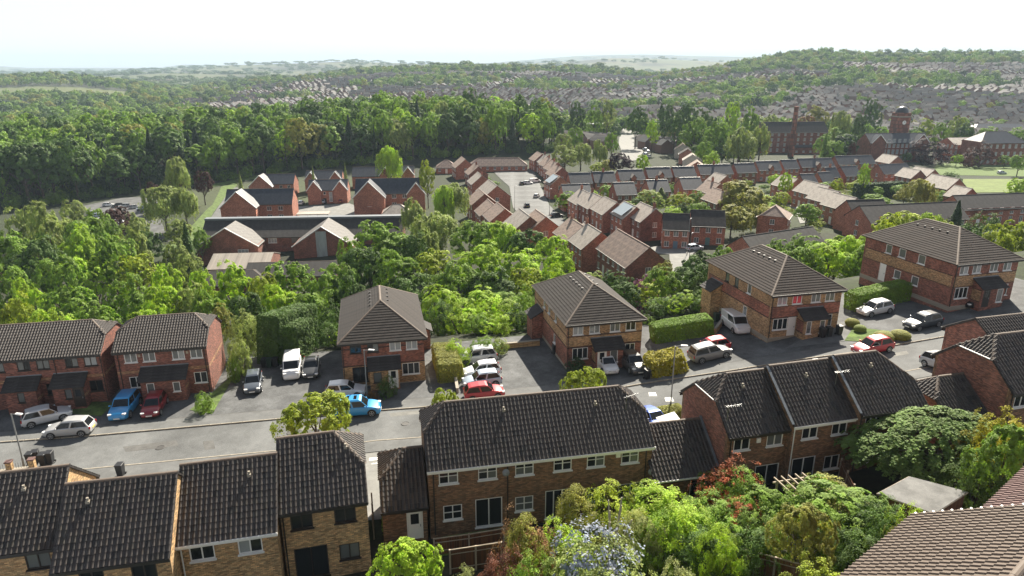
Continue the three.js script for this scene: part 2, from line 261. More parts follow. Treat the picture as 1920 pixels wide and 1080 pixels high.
function doorAt(root, M, x, y, w, h, dm = MT.white, glazed = 0, name = 'door') {
  const m = part(name, cached(`d${w}|${h}`, () => merge([box(w, h, .06, 0, h / 2, 0), box(w * .3, h * .3, .012, -w * .2, h * .25, .034), box(w * .3, h * .3, .012, w * .2, h * .25, .034), box(w + .16, .07, .09, 0, h + .03, 0), box(.07, h, .09, -w / 2 - .04, h / 2, 0), box(.07, h, .09, w / 2 + .04, h / 2, 0)])), dm, root, M.clone().multiply(new THREE.Matrix4().makeTranslation(x + w / 2, y, -.04)));
  if (glazed) part('pane', cached(`dp${w}|${h}`, () => box(w * .6, h * .36, .02)), glassDark, m).position.set(0, h * .72, .03);
  part('handle', cached('handle', () => box(.05, .16, .06)), MT.metal, m).position.set(w * .4, h * .48, .05); return m;
}
const halfPipe = cached('ridge', () => { const p = [], n = 6, r = .13, L = .235; for (let i = 0; i < n; i++) { const a = Math.PI * i / n, b = Math.PI * (i + 1) / n, A = [Math.cos(a) * r, Math.sin(a) * r * .85 - .05], B = [Math.cos(b) * r, Math.sin(b) * r * .85 - .05]; const q = (x, P) => [x, P[1], P[0]]; p.push(...q(-L, A), ...q(L, A), ...q(L, B), ...q(-L, A), ...q(L, B), ...q(-L, B)); } const g = fromTris(p); return g; });
// ridge or hip tiles from a to b
function ridgeLine(root, a, b, m, each = true) {
  const d = b.clone().sub(a), L = d.length(); d.normalize();
  const zz = V(0, 1, 0).cross(d).normalize().negate(), yy = d.clone().cross(zz).negate(); if (yy.y < 0) yy.negate();
  const Mx = new THREE.Matrix4().makeBasis(d, yy, d.clone().cross(yy));
  if (!each) { const g = cached('rl' + L.toFixed(1), () => halfPipe.clone().scale(L / .47, 1, 1)); const o = part('ridge', g, m, root); o.quaternion.setFromRotationMatrix(Mx); o.position.copy(a).add(b).multiplyScalar(.5); return; }
  const n = Math.max(1, Math.round(L / .45));
  for (let i = 0; i < n; i++) { const o = part('ridge_tile', halfPipe, m, root); o.quaternion.setFromRotationMatrix(Mx); o.position.copy(a).addScaledVector(d, (i + .5) * L / n); o.position.y += (i % 2) * .006 + R0() * .006; o.scale.x = L / n / .45; }
}
const TW = .255, TG = .335;
const tileGeo = (() => {
  const prof = [[-.1275, .014], [-.02, .002], [.012, .03], [.045, .058], [.09, .058], [.1275, .016]], p = [], v0 = -.195, v1 = .185;
  for (let i = 0; i + 1 < prof.length; i++) {
    const [x0, h0] = prof[i], [x1, h1] = prof[i + 1], lo = .034;
    p.push(x0, v0, h0 + lo, x1, v0, h1 + lo, x1, v1, h1 - .004, x0, v0, h0 + lo, x1, v1, h1 - .004, x0, v1, h0 - .004);
    p.push(x0, v0, h0 + lo - .045, x1, v0, h1 + lo - .045, x1, v0, h1 + lo, x0, v0, h0 + lo - .045, x1, v0, h1 + lo, x0, v0, h0 + lo);
  }
  return fromTris(p);
})();
function inside(poly, u, v, pad) { for (let i = 0; i < poly.length; i++) { const a = poly[i], b = poly[(i + 1) % poly.length], ex = b[0] - a[0], ey = b[1] - a[1]; if ((ex * (v - a[1]) - ey * (u - a[0])) / Math.hypot(ex, ey) < -pad) return false; } return true; }
// slopes: list of point lists, eave first from its left to its right end seen from outside. mode: 'tiles' (single tiles, the rest joined), 'stuff' (all joined), 'courses'
function roofPart(root, slopes, mode, mats, under, most = 300) {
  const roof = part('roof', merge(slopes.map((s) => prism(s, .1))), under, root), all = [];
  if (mode === 'plain') return roof;
  if (mode === 'courses') {
    const list = [];
    for (const s of slopes) {
      const u = s[1].clone().sub(s[0]).normalize(), n = s[1].clone().sub(s[0]).cross(s[s.length - 1].clone().sub(s[0])).normalize(), v = n.clone().cross(u), poly = s.map((p) => { const q = p.clone().sub(s[0]); return [q.dot(u), q.dot(v)]; }), top = Math.max(...poly.map((p) => p[1]));
      const ext = (y) => { let lo = 1e9, hi = -1e9; for (let i = 0; i < poly.length; i++) { const a = poly[i], b = poly[(i + 1) % poly.length]; if ((a[1] - y) * (b[1] - y) <= 0 && a[1] !== b[1]) { const x = lerp(a[0], b[0], (y - a[1]) / (b[1] - a[1])); lo = Math.min(lo, x); hi = Math.max(hi, x); } } return [lo, hi]; };
      const at = (x, y, h) => s[0].clone().addScaledVector(u, x).addScaledVector(v, y).addScaledVector(n, h);
      for (let y = 0; y < top - .1; y += TG) { const y1 = Math.min(y + TG, top - .01), A = ext(y + .005), B = ext(y1); if (A[1] - A[0] < .2) break; list.push(prism([at(A[0], y - .02, .05), at(A[1], y - .02, .05), at(B[1], y1, .012), at(B[0], y1, .012)], .045)); }
    }
    const c = part('tile_courses', merge(list), mats[0], roof); c.userData.kind = 'stuff'; return roof;
  }
  root.updateMatrixWorld(true); const eye = root.worldToLocal(camera.position.clone());
  for (const s of slopes) {
    const u = s[1].clone().sub(s[0]).normalize(), n = s[1].clone().sub(s[0]).cross(s[s.length - 1].clone().sub(s[0])).normalize(), v = n.clone().cross(u);
    const poly = s.map((p) => { const q = p.clone().sub(s[0]); return [q.dot(u), q.dot(v)]; }), w0 = Math.min(...poly.map((p) => p[0])), w1 = Math.max(...poly.map((p) => p[0])), top = Math.max(...poly.map((p) => p[1])), nu = Math.max(1, Math.round((w1 - w0) / TW)), nv = Math.max(1, Math.round(top / TG)), tw = (w1 - w0) / nu, tg = top / nv;
    const q = new THREE.Quaternion().setFromRotationMatrix(new THREE.Matrix4().makeBasis(u, v, n));
    for (let j = 0; j < nv; j++) for (let i = 0; i < nu; i++) {
      const a = w0 + (i + .5) * tw, b = (j + .5) * tg; if (!inside(poly, a, b, .03)) continue;
      const p = s[0].clone().addScaledVector(u, a + (R0() - .5) * .008).addScaledVector(v, b + (R0() - .5) * .01).addScaledVector(n, .004 + R0() * .007);
      all.push({ p, q, s: V(tw / TW, tg / TG, 1), d: p.distanceTo(eye) + (n.dot(eye.clone().sub(p)) < 0 ? 1e3 : 0), k: Math.floor(R0() * R0() * mats.length * 1.2) % mats.length });
    }
  }
  all.sort((a, b) => a.d - b.d);
  const single = mode === 'tiles' ? all.slice(0, most) : [], rest = all.slice(single.length);
  for (const t of single) { const m = part('tile', tileGeo, mats[t.k], roof); m.position.copy(t.p); m.quaternion.copy(t.q); m.scale.copy(t.s); }
  if (rest.length) { const im = new THREE.InstancedMesh(tileGeo, mats[0], rest.length), M = new THREE.Matrix4(); rest.forEach((t, i) => im.setMatrixAt(i, M.compose(t.p, t.q, t.s))); im.name = 'joined_tiles'; im.userData.kind = 'stuff'; roof.add(im); }
  return roof;
}
// gable roof along x with half hips: kL, kR = height share at which the hip starts (1 = plain gable, 0 = full hip)
function gableSlopes(w, d, ye, rise, kL, kR, oe = .3, ov = .12) {
  const run = d / 2 + oe, y0 = ye - oe * rise / (d / 2), H = rise + oe * rise / (d / 2), zf = oe, zb = -d - oe, zr = -d / 2, xl = -ov, xr = w + ov, P = (k, x, z0) => V(x, y0 + k * H, lerp(z0, zr, k)), rl = xl + (1 - kL) * run, rr = xr - (1 - kR) * run, L = V(rl, y0 + H, zr), Rr = V(rr, y0 + H, zr), uniq = (l) => l.filter((p, i) => !i || p.distanceTo(l[i - 1]) > .01);
  const sl = [uniq([P(0, xl, zf), P(0, xr, zf), P(kR, xr, zf), Rr, L, P(kL, xl, zf)]), uniq([P(0, xr, zb), P(0, xl, zb), P(kL, xl, zb), L, Rr, P(kR, xr, zb)])];
  if (kR < 1) sl.push([P(kR, xr, zf), P(kR, xr, zb), Rr]); if (kL < 1) sl.push([P(kL, xl, zb), P(kL, xl, zf), L]);
  for (const s of sl) if (s[s.length - 1].distanceTo(s[0]) < .01) s.pop();
  const lines = [[L, Rr]]; if (kR < 1) lines.push([P(kR, xr, zf), Rr], [P(kR, xr, zb), Rr]); if (kL < 1) lines.push([P(kL, xl, zf), L], [P(kL, xl, zb), L]);
  return { sl, lines, y0, H };
}
// end wall outline (x from 0 to d) cut off at the half hip
function endPts(d, ye, rise, k, t = .24) { const p = [[t, -2.5], [d - t, -2.5], [d - t, ye + t * rise * 2 / d - .06]]; if (k > 0) { const c = Math.min(k, .995); p.push([d - d / 2 * c, ye + rise * c - .08], [d / 2 * c + .001, ye + rise * c - .08]); } p.push([t, ye + t * rise * 2 / d - .06]); return p; }
/* A terrace unit or semi: o = { w, d, ye, rise, kL, kR, mode, mats, walls: {front, back, left, right} materials, win: [[side, x, y, w, h, nx, ny, frame, glass]], doors } */
function building(root, o) {
  const { w, d, ye, rise } = o, holes = { front: [], back: [], left: [], right: [] };
  for (const a of o.win ?? []) holes[a[0]].push([a[1], a[2], a[3], a[4]]); for (const a of o.doors ?? []) holes[a[0]].push([a[1], a[2], a[3], a[4]]);
  const byMat = new Map(), add = (m, g) => { byMat.has(m) ? byMat.get(m).push(g) : byMat.set(m, [g]); };
  for (const sd of ['front', 'back', 'left', 'right']) {
    const m = o.walls[sd] ?? o.walls.front, lat = sd === 'left' || sd === 'right', kk = sd === 'left' ? o.kL ?? 1 : o.kR ?? 1;
    if (o.skip?.includes(sd)) continue;
    const pts = lat ? (o.hip ? [[.24, -2.5], [d - .24, -2.5], [d - .24, ye], [.24, ye]] : endPts(d, ye, rise, kk)) : [[0, -2.5], [w, -2.5], [w, ye], [0, ye]];
    add(m, panel(pts, holes[sd]).applyMatrix4(sideM[sd](w, d)));
  }
  for (const [m, l] of byMat) part('wall', merge(l), m, root);
  for (const a of o.win ?? []) windowAt(root, sideM[a[0]](w, d), a[1], a[2], a[3], a[4], a[5] ?? 2, a[6] ?? 1, a[7] ?? MT.white, a[8] ?? glassDark);
  for (const a of o.doors ?? []) doorAt(root, sideM[a[0]](w, d), a[1], a[2], a[3], a[4], a[5] ?? MT.white, a[6] ?? 0);
  let G;
  if (o.hip) { // ridge along z, hips front and back
    const oe = .35, run = w / 2 + oe, tn_ = rise / (w / 2), y0 = ye - oe * tn_, yt = ye + rise, A = V(-oe, y0, oe), B = V(w + oe, y0, oe), C = V(w + oe, y0, -d - oe), D = V(-oe, y0, -d - oe), r0 = V(w / 2, yt, oe - run), r1 = V(w / 2, yt, -d - oe + run);
    G = { sl: [[A, B, r0], [B, C, r1, r0], [C, D, r1], [D, A, r0, r1]], lines: [[r0, r1], [A, r0], [B, r0], [C, r1], [D, r1]], y0 };
  } else G = gableSlopes(w, d, ye, rise, o.kL ?? 1, o.kR ?? 1, o.oe ?? .3, o.ov ?? .1);
  const roof = roofPart(root, G.sl, o.mode ?? 'courses', o.mats, o.under ?? o.mats[0], o.most);
  for (const [a, b] of G.lines) ridgeLine(roof, a, b, o.ridgeMat ?? MT.ridgeTile, o.ridgeEach ?? false);
  if (o.gutter !== false) for (const [z, s] of o.hip ? [[.42, 1]] : [[(o.oe ?? .3) + .05, 1], [-d - (o.oe ?? .3) - .05, -1]]) { const ex = o.hip ? .35 : .1; part('gutter', cached('gt' + w + ex, () => box(w + 2 * ex, .1, .11)), o.gutterMat ?? MT.dark, root).position.set(w / 2, G.y0 - .05, z); part('fascia', cached('fs' + w + ex, () => box(w + 2 * ex - .04, .19, .025)), o.fasciaMat ?? MT.dark, root).position.set(w / 2, G.y0 - .17, z - s * .075); }
  for (const x of o.pipes ?? []) part('downpipe', cached('dp' + ye, () => cyl(.04, .04, ye - .1, 0, 0, 0, 8)), o.pipeMat ?? MT.dark, root).position.set(x, 0, .06);
  return roof;
}
function chimney(roof, x, y, z, w = .7, h = 1.5, d = .5, m = BR.far) { const c = part('chimney', merge([box(w, h, d, 0, h / 2, 0), box(w + .1, .12, d + .1, 0, h - .18, 0)]), m, roof); c.position.set(x, y, z); for (const s of [-1, 1]) part('chimney_pot', cached('pot', () => cyl(.12, .09, .35, 0, 0, 0, 8)), MT.tileRed[0], roof).position.set(x + s * w * .23, y + h, z); return c; }
function aerial(x, y, z, turn, parent) { const g = part('aerial', cached('aer', () => { const l = [bar(V(0, -.4, 0), V(0, 1.1, 0), .022), bar(V(-.2, 1, 0), V(1.0, 1.08, 0), .018)]; for (let i = 0; i < 8; i++) l.push(bar(V(-.1 + i * .14, 1.02, -.16), V(-.1 + i * .14, 1.02, .16), .01, 4)); return merge(l); }), MT.tv, parent); g.position.set(x, y, z); g.rotation.y = turn; return g; }
// a unit given by two pixels on its camera-side eave and the height of that eave: frame at the foot of the camera-side wall
function byEave(L, Rr, Y, eaveH, oe = .3, ov = .1, ex = 0) { const a = atY(L[0], L[1], Y), b = atY(Rr[0], Rr[1], Y), yaw = Math.atan2(b[1] - a[1], b[0] - a[0]), w = Math.hypot(b[0] - a[0], b[1] - a[1]) - 2 * ov, g = new THREE.Group(); g.position.set(a[0] + Math.cos(yaw) * ov - Math.sin(yaw) * oe, Y - eaveH + (ex), -(a[1] + Math.sin(yaw) * ov + Math.cos(yaw) * oe)); g.rotation.y = yaw; return { g, w }; }
// ---------------------------------------------------------------- plants
// leaf-sized faces: writes n diamonds round given points; returns a geometry with vertex colours (leaf to leaf differences)
function leaves(list, size, seed, flat = .5) {
  const r = rng(seed), n = list.length, pos = new Float32Array(n * 18), nor = new Float32Array(n * 18), col = new Float32Array(n * 18), a = V(0, 0, 0), b = V(0, 0, 0), nn = V(0, 0, 0);
  list.forEach((L, i) => {
    nn.set(L.n.x + (r() - .5) * 2 * flat, L.n.y + (r() - .5) * 2 * flat + .3, L.n.z + (r() - .5) * 2 * flat).normalize();
    a.set(r() - .5, (r() - .5) * (L.hang ? .2 : 1) - (L.hang ?? 0), r() - .5).addScaledVector(nn, -a.dot(nn)).normalize(); b.crossVectors(nn, a);
    const s = size * (.65 + .7 * r()) * (L.s ?? 1), l = s * (L.hang ? 1.9 : 1), w = s * (L.hang ? .45 : .62), p = L.p, P = [[-l, 0], [0, -w], [l, 0], [l, 0], [0, w], [-l, 0]], k = L.c * (.82 + .36 * r()), y = (r() - .5) * .18;
    P.forEach(([u, v], q) => { const o = i * 18 + q * 3; pos[o] = p.x + a.x * u + b.x * v; pos[o + 1] = p.y + a.y * u + b.y * v; pos[o + 2] = p.z + a.z * u + b.z * v; nor[o] = nn.x; nor[o + 1] = nn.y; nor[o + 2] = nn.z; col[o] = k * (1 + y); col[o + 1] = k; col[o + 2] = k * (1 - y * .6); });
  });
  const g = new THREE.BufferGeometry(); g.setAttribute('position', new THREE.BufferAttribute(pos, 3)); g.setAttribute('normal', new THREE.BufferAttribute(nor, 3)); g.setAttribute('color', new THREE.BufferAttribute(col, 3)); return g;
}
const dirR = (r) => { const z = r() * 2 - 1, a = r() * 6.2832, s = Math.sqrt(1 - z * z); return V(s * Math.cos(a), z, s * Math.sin(a)); };
// crown of lobes in a unit tree: foot at 0, top at 1. shape gives main ellipsoid centre height and radii
function lobedCrown(seed, n, { cy = .62, rx = .36, ry = .38, lobes = 20, lr = .16, size = .026, low = .28, hang = 0, droop = 0, tall = 0 } = {}) {
  const r = rng(seed), L = [];
  for (let i = 0; i < lobes; i++) {
    const d = dirR(r); if (d.y < -.5) d.y *= -.6; const k = .62 + .26 * r(), narrow = 1 - tall * Math.max(0, d.y) * .5;
    L.push({ c: V(d.x * rx * k * narrow, cy + d.y * ry * k, d.z * rx * k * narrow), r: lr * (.7 + .6 * r()), t: .8 + .42 * r(), q: .7 + .35 * r() });
  }
  L.push({ c: V(0, cy, 0), r: Math.min(rx, ry) * .7, t: .85, q: 1 });
  for (const l of L) { l.cl = []; const m = Math.max(7, Math.round(l.r * 110)); for (let i = 0; i < m; i++) l.cl.push({ d: dirR(r), k: .78 + .34 * r(), t: .86 + .28 * r() }); }
  const list = []; let guard = 0;
  while (list.length < n && guard++ < n * 12) {
    const l = L[Math.floor(r() * L.length)], cl = l.cl[Math.floor(r() * l.cl.length)], d = cl.d.clone().addScaledVector(dirR(r), .34 * Math.sqrt(r())).normalize(); if (d.y < -.15 && r() < .6) continue;
    const k = l.r * (cl.k + .16 * (r() - .5)), p = V(l.c.x + d.x * k, l.c.y + d.y * k * l.q, l.c.z + d.z * k);
    let deep = false; for (const m of L) if (m !== l && p.distanceTo(m.c) < m.r * .68) { deep = true; break; } if (deep) continue;
    if (droop) p.y -= droop * r() * r() * (Math.hypot(p.x, p.z) / rx);
    if (p.y < low * (.6 + .5 * r())) continue;
    const o = V(p.x, (p.y - cy) * .8, p.z).normalize().multiplyScalar(.5).add(d.multiplyScalar(.6));
    list.push({ p, n: o.normalize(), c: l.t * cl.t, hang });
  }
  return leaves(list, size, seed + 5, hang ? .8 : .62);
}
function coniferCrown(seed, n, { rx = .2, low = .1, size = .02, layers = 16 } = {}) {
  const r = rng(seed), list = [];
  while (list.length < n) { const y = low + (1 - low) * Math.pow(r(), 1.35), lay = Math.floor((y - low) / (1 - low) * layers), a = r() * 6.283, arm = Math.floor(a / 6.283 * 9), wob = .75 + .5 * hsh(lay + seed, arm), R = rx * (1 - (y - low) / (1 - low) * .96) * wob, k = Math.sqrt(r()), yy = y - .035 * k * k; if (r() < .25 && k < .5) continue; list.push({ p: V(Math.cos(a) * R * k, yy, Math.sin(a) * R * k), n: V(Math.cos(a) * .6, .6, Math.sin(a) * .6), c: .8 + .4 * hsh(lay * 3 + seed, arm + 5) }); }
  return leaves(list, size, seed, .7);
}
// dense bush to the ground; clipped keeps a smooth outline
function bushCrown(seed, n, { rx = .5, size = .022, clipped = false, lobes = 16, spiky = 0 } = {}) {
  const r = rng(seed), L = [], list = []; let guard = 0;
  if (clipped) { for (let i = 0; i < n; i++) { const d = dirR(r), k = .97 + .05 * r(); list.push({ p: V(d.x * rx * k, .5 + d.y * .5 * k, d.z * rx * k), n: d.clone(), c: .85 + .3 * r() }); } return leaves(list, size, seed, .5); }
  for (let i = 0; i < lobes; i++) { const d = dirR(r), low = r() < .4; d.y = Math.abs(d.y); const q = .5 + .45 * r(), l = { c: V(d.x * rx * q, low ? .12 + .25 * r() : .3 + d.y * (.3 + .22 * r()), d.z * rx * q), r: .15 + .13 * r(), t: .75 + .5 * r(), cl: [] }; for (let j = 0; j < 15; j++) l.cl.push({ d: dirR(r), k: .75 + .45 * r() * (1 + spiky), t: .8 + .4 * r() }); L.push(l); }
  while (list.length < n && guard++ < n * 20) {
    const l = L[Math.floor(r() * L.length)], cl = l.cl[Math.floor(r() * l.cl.length)], d = cl.d.clone().addScaledVector(dirR(r), .36 * Math.sqrt(r())).normalize(), k = l.r * (cl.k + .2 * (r() - .5)), p = V(l.c.x + d.x * k, l.c.y + d.y * k * 1.05, l.c.z + d.z * k);
    if (p.y < .01) continue; let deep = false; for (const m of L) if (m !== l && p.distanceTo(m.c) < m.r * .7) { deep = true; break; } if (deep) continue;
    list.push({ p, n: V(p.x, p.y - .3, p.z).normalize().add(d).normalize(), c: l.t * cl.t });
  }
  return leaves(list, size, seed, .6);
}
// hedge: a long rounded box of leaves, w along x, d along z, standing on 0
function hedgeGeo(seed, w, h, d, size = .07, rough = .06, dens = 1) {
  const r = rng(seed), area = 2 * (w + d) * h + w * d, n = Math.min(16000, Math.floor(area / (size * size) * 1.5 * dens)), list = [];
  for (let i = 0; i < n; i++) {
    let q = r() * area, p, nn;
    if (q < w * d) { p = V((r() - .5) * w, h, (r() - .5) * d); nn = V(0, 1, 0); } else if (q < w * d + 2 * w * h) { const s = r() < .5 ? -1 : 1; p = V((r() - .5) * w, r() * h, s * d / 2); nn = V(0, .2, s); } else { const s = r() < .5 ? -1 : 1; p = V(s * w / 2, r() * h, (r() - .5) * d); nn = V(s, .2, 0); }
    const ro = Math.min(.45, d * .3), ex = Math.abs(p.x) - (w / 2 - ro), ez = Math.abs(p.z) - (d / 2 - ro), ey = p.y - (h - ro), l = Math.hypot(Math.max(0, ex), Math.max(0, ey), Math.max(0, ez)); if (l > ro) { const k = ro / l; if (ex > 0) p.x = Math.sign(p.x) * (w / 2 - ro + ex * k); if (ez > 0) p.z = Math.sign(p.z) * (d / 2 - ro + ez * k); if (ey > 0) p.y = h - ro + ey * k; }
    const b = (fbm(p.x * 1.3 + seed, p.y * 1.3 + p.z) - .5) * rough * 6 + (r() - .5) * rough; p.addScaledVector(nn, b); if (p.y < 0) continue; list.push({ p, n: nn, c: .8 + .4 * vnoise(p.x * 1.5 + seed, p.y * 2 + p.z) });
  }
  return leaves(list, size * .95, seed, .75);
}
const leafMat = (c, tr = .5) => { const m = new THREE.MeshPhysicalMaterial({ roughness: .75, transmission: tr, thickness: 0, side: THREE.DoubleSide, vertexColors: true, specularIntensity: .35 }); m.color.setRGB(...c); return m; };
const LM = { mid: leafMat([0.225, 0.358, 0.0393]), bright: leafMat([0.388, 0.55, 0.0393]), yellow: leafMat([.36, .44, .035]), dark: leafMat([0.099, 0.178, 0.0314], .42), deep: leafMat([0.0442, 0.0858, 0.0286], .3), grey: leafMat([0.313, 0.387, 0.0978]), blue: leafMat([0.0852, 0.132, 0.0633], .35), copper: leafMat([.085, .034, .026], .35), purple: leafMat([.05, .024, .032], .3), red: leafMat([0.208, 0.084, 0.05], .4), rust: leafMat([.26, .14, .05], .45), olive: leafMat([0.313, 0.322, 0.0575]), pale: leafMat([0.355, 0.396, 0.138]), gold: leafMat([.36, .33, .02], .4), cypress: leafMat([0.139, 0.22, 0.0483], .35), lilac: leafMat([.32, .14, .22], .3), ceanothus: leafMat([.3, .34, .42], .35), cream: leafMat([.55, .5, .36], .3), tips: leafMat([.42, .12, .045], .4), bronze: leafMat([.3, .17, .07], .4) };
const barkMat = noisy([.085, .065, .048], .4, .6, .95, 81), barkPale = noisy([.36, .33, .27], .3, .5, .9, 83);
const PROTO = {
  round: [11, 12, 13, 14].map((s) => lobedCrown(s, 12500, { lobes: 20, lr: .16, size: .0155 })), tall: [21, 22, 23].map((s) => lobedCrown(s, 9000, { cy: .58, rx: .27, ry: .43, lobes: 28, lr: .12, size: .018, low: .16, tall: .6 })), open: [31, 32].map((s) => lobedCrown(s, 7000, { cy: .6, rx: .33, ry: .39, lobes: 36, lr: .09, size: .017, low: .2 })),
  weep: [41, 42, 43].map((s) => lobedCrown(s, 9000, { cy: .62, rx: .3, ry: .38, lobes: 28, lr: .11, size: .015, low: .08, hang: 1.2, droop: .35 })), conifer: [51, 52].map((s) => coniferCrown(s, 6500, { size: .014 })), pine: [55, 56].map((s) => coniferCrown(s, 5500, { rx: .24, low: .3, layers: 9, size: .018 })), bush: [61, 62, 63].map((s) => bushCrown(s, 8000, { size: .017 })), shrub: [65, 66].map((s) => bushCrown(s, 7000, { spiky: .7, size: .019 })), ball: [68].map((s) => bushCrown(s, 5200, { clipped: true, size: .036 })), fine: [71, 72, 73].map((s) => bushCrown(s, 17000, { size: .0138, lobes: 28, spiky: .5 })), fineTree: [75, 76].map((s) => lobedCrown(s, 18000, { cy: .56, rx: .42, ry: .42, lobes: 26, lr: .155, size: .0138, low: .1 })), woodRound: [111, 112, 113, 114].map((s) => lobedCrown(s, 4200, { cy: .54, rx: .4, ry: .45, lobes: 20, lr: .17, size: .028, low: .07 })), woodTall: [121, 122].map((s) => lobedCrown(s, 3000, { cy: .58, rx: .27, ry: .43, lobes: 28, lr: .12, size: .03, low: .16, tall: .6 })), woodWeep: [141].map((s) => lobedCrown(s, 3200, { cy: .62, rx: .3, ry: .38, lobes: 28, lr: .11, size: .025, low: .08, hang: 1.2, droop: .35 })), lowres: [91, 92, 93].map((s) => lobedCrown(s, 620, { lobes: 12, lr: .19, size: .06, cy: .55, rx: .4, ry: .42, low: .1 })),
};
const TRUNK = [1, 2, 3].map((s) => { const r = rng(s * 77), l = [new THREE.CylinderGeometry(.012, .026, .62, 8, 4).translate(0, .31, 0)]; for (let i = 0; i < 9; i++) { const y = .22 + .3 * r(), a = r() * 6.28, L = .2 + .12 * r(); l.push(bar(V(0, y, 0), V(Math.cos(a) * L, y + L * .95, Math.sin(a) * L), .011, 5, .004)); } return merge(l); });
const CON = { conifer: 1, pine: 1 }, LOWP = { bush: 1, shrub: 1, ball: 1, fine: 1 };
// a tree whose top is seen at pixel (px, py), standing at forward distance f, wpx wide in the photograph
function tree(px, py, f, wpx, kind, lm, name, label, category, group, o = {}) {
  const [x, top] = atF(px, py, f), g0 = o.base ?? ground(x, f), h = Math.max(o.min ?? .6, top - g0), dep = f * Math.cos(PITCH) + (CAM_Y - top) * Math.sin(PITCH), rad = wpx / 2 / FOC * dep, list = PROTO[kind], k = Math.floor(R0() * list.length);
  return plant(x, f, g0, h, rad, kind, k, lm, name, label, category, group, o);
}
const NATR = { round: .47, tall: .36, open: .38, weep: .38, conifer: .2, pine: .24, bush: .58, shrub: .6, ball: .5, fine: .58, fineTree: .5, lowres: .5, woodRound: .5, woodTall: .36, woodWeep: .38 };
function plant(x, f, y, h, rad, kind, k, lm, name, label, category, group, o = {}) {
  const g = new THREE.Group(); g.position.set(x, y - .05, -f); g.rotation.y = R0() * 6.28;
  const sx = rad / NATR[kind];
  if (!LOWP[kind]) part('trunk', TRUNK[Math.floor(R0() * 3)], o.bark ?? barkMat, g).scale.set(Math.min(sx, h), h, Math.min(sx, h));
  part(LOWP[kind] ? 'foliage' : 'crown', PROTO[kind][k], LM[lm], g).scale.set(sx, h, sx);
  if (LOWP[kind] && kind !== 'ball') part('stem', cached('stem', () => merge([0, 1, 2, 3, 4].map((i) => bar(V(0, 0, 0), V(Math.cos(i * 1.3) * .3, .55, Math.sin(i * 1.3) * .3), .02, 5, .008)))), barkMat, g).scale.set(sx * .9, h, sx * .9);
  return shade(put(g, name, label, category, group));
}
function hedge(a, b, h, d, lm, label, seed, o = {}) { // between two plan points
  const w = Math.hypot(b[0] - a[0], b[1] - a[1]), g = new THREE.Group(), x = (a[0] + b[0]) / 2, f = (a[1] + b[1]) / 2, ya = ground(a[0], a[1]), yb = ground(b[0], b[1]); g.position.set(x, (ya + yb) / 2 - .05, -f); g.rotation.order = 'YXZ'; g.rotation.set(0, Math.atan2(b[1] - a[1], b[0] - a[0]), Math.atan2(yb - ya, w));
  part('foliage', hedgeGeo(seed, w, h, d, o.size ?? .1, o.rough ?? .05, o.dens ?? 1), LM[lm], g); part('foliage', hedgeGeo(seed + 50, w * .86, h * .93, d * .74, (o.size ?? .1) * 1.3, .03, o.dens ?? 1), LM[lm], g); const nst = Math.max(3, Math.round(w / .5)); for (let i = 0; i < nst; i++) part('stem', cached('hst', () => merge([bar(V(0, 0, 0), V(.1, 1, .05), .035, 5, .02), bar(V(0, .2, 0), V(-.2, .9, -.1), .025, 5, .012)])), barkMat, g, M4((i + .5) / nst * w - w / 2, 0, 0, i * 2.1, 1, h * .85, 1));
  return shade(put(g, 'hedge', label, 'hedge', o.group));
}
// ---------------------------------------------------------------- cars
const paints = {}; const paint = (c) => paints[c.join()] ??= (() => { const m = new THREE.MeshPhysicalMaterial({ roughness: .38, metalness: .15, clearcoat: 1, clearcoatRoughness: .06 }); m.color.setRGB(...c); return m; })();
const CT = { // length, width, height, belt, bonnet height, windscreen foot, roof front, roof rear, rear glass foot, tail height (x from the rear bumper as share of the length)
  hatch: { L: 3.95, W: 1.72, H: 1.48, belt: .93, hood: .88, x: [.74, .56, .14, .03], tail: .9, wr: .31, roofW: .66 }, suv: { L: 4.35, W: 1.84, H: 1.66, belt: 1.03, hood: 1.0, x: [.74, .58, .12, .03], tail: 1.0, wr: .35, roofW: .7 },
  saloon: { L: 4.5, W: 1.8, H: 1.45, belt: .93, hood: .86, x: [.7, .54, .27, .12], tail: .95, wr: .32, roofW: .66 }, van: { L: 4.6, W: 1.85, H: 1.88, belt: 1.12, hood: 1.1, x: [.83, .68, .02, .0], tail: 1.12, wr: .33, roofW: .82, van: true },
};
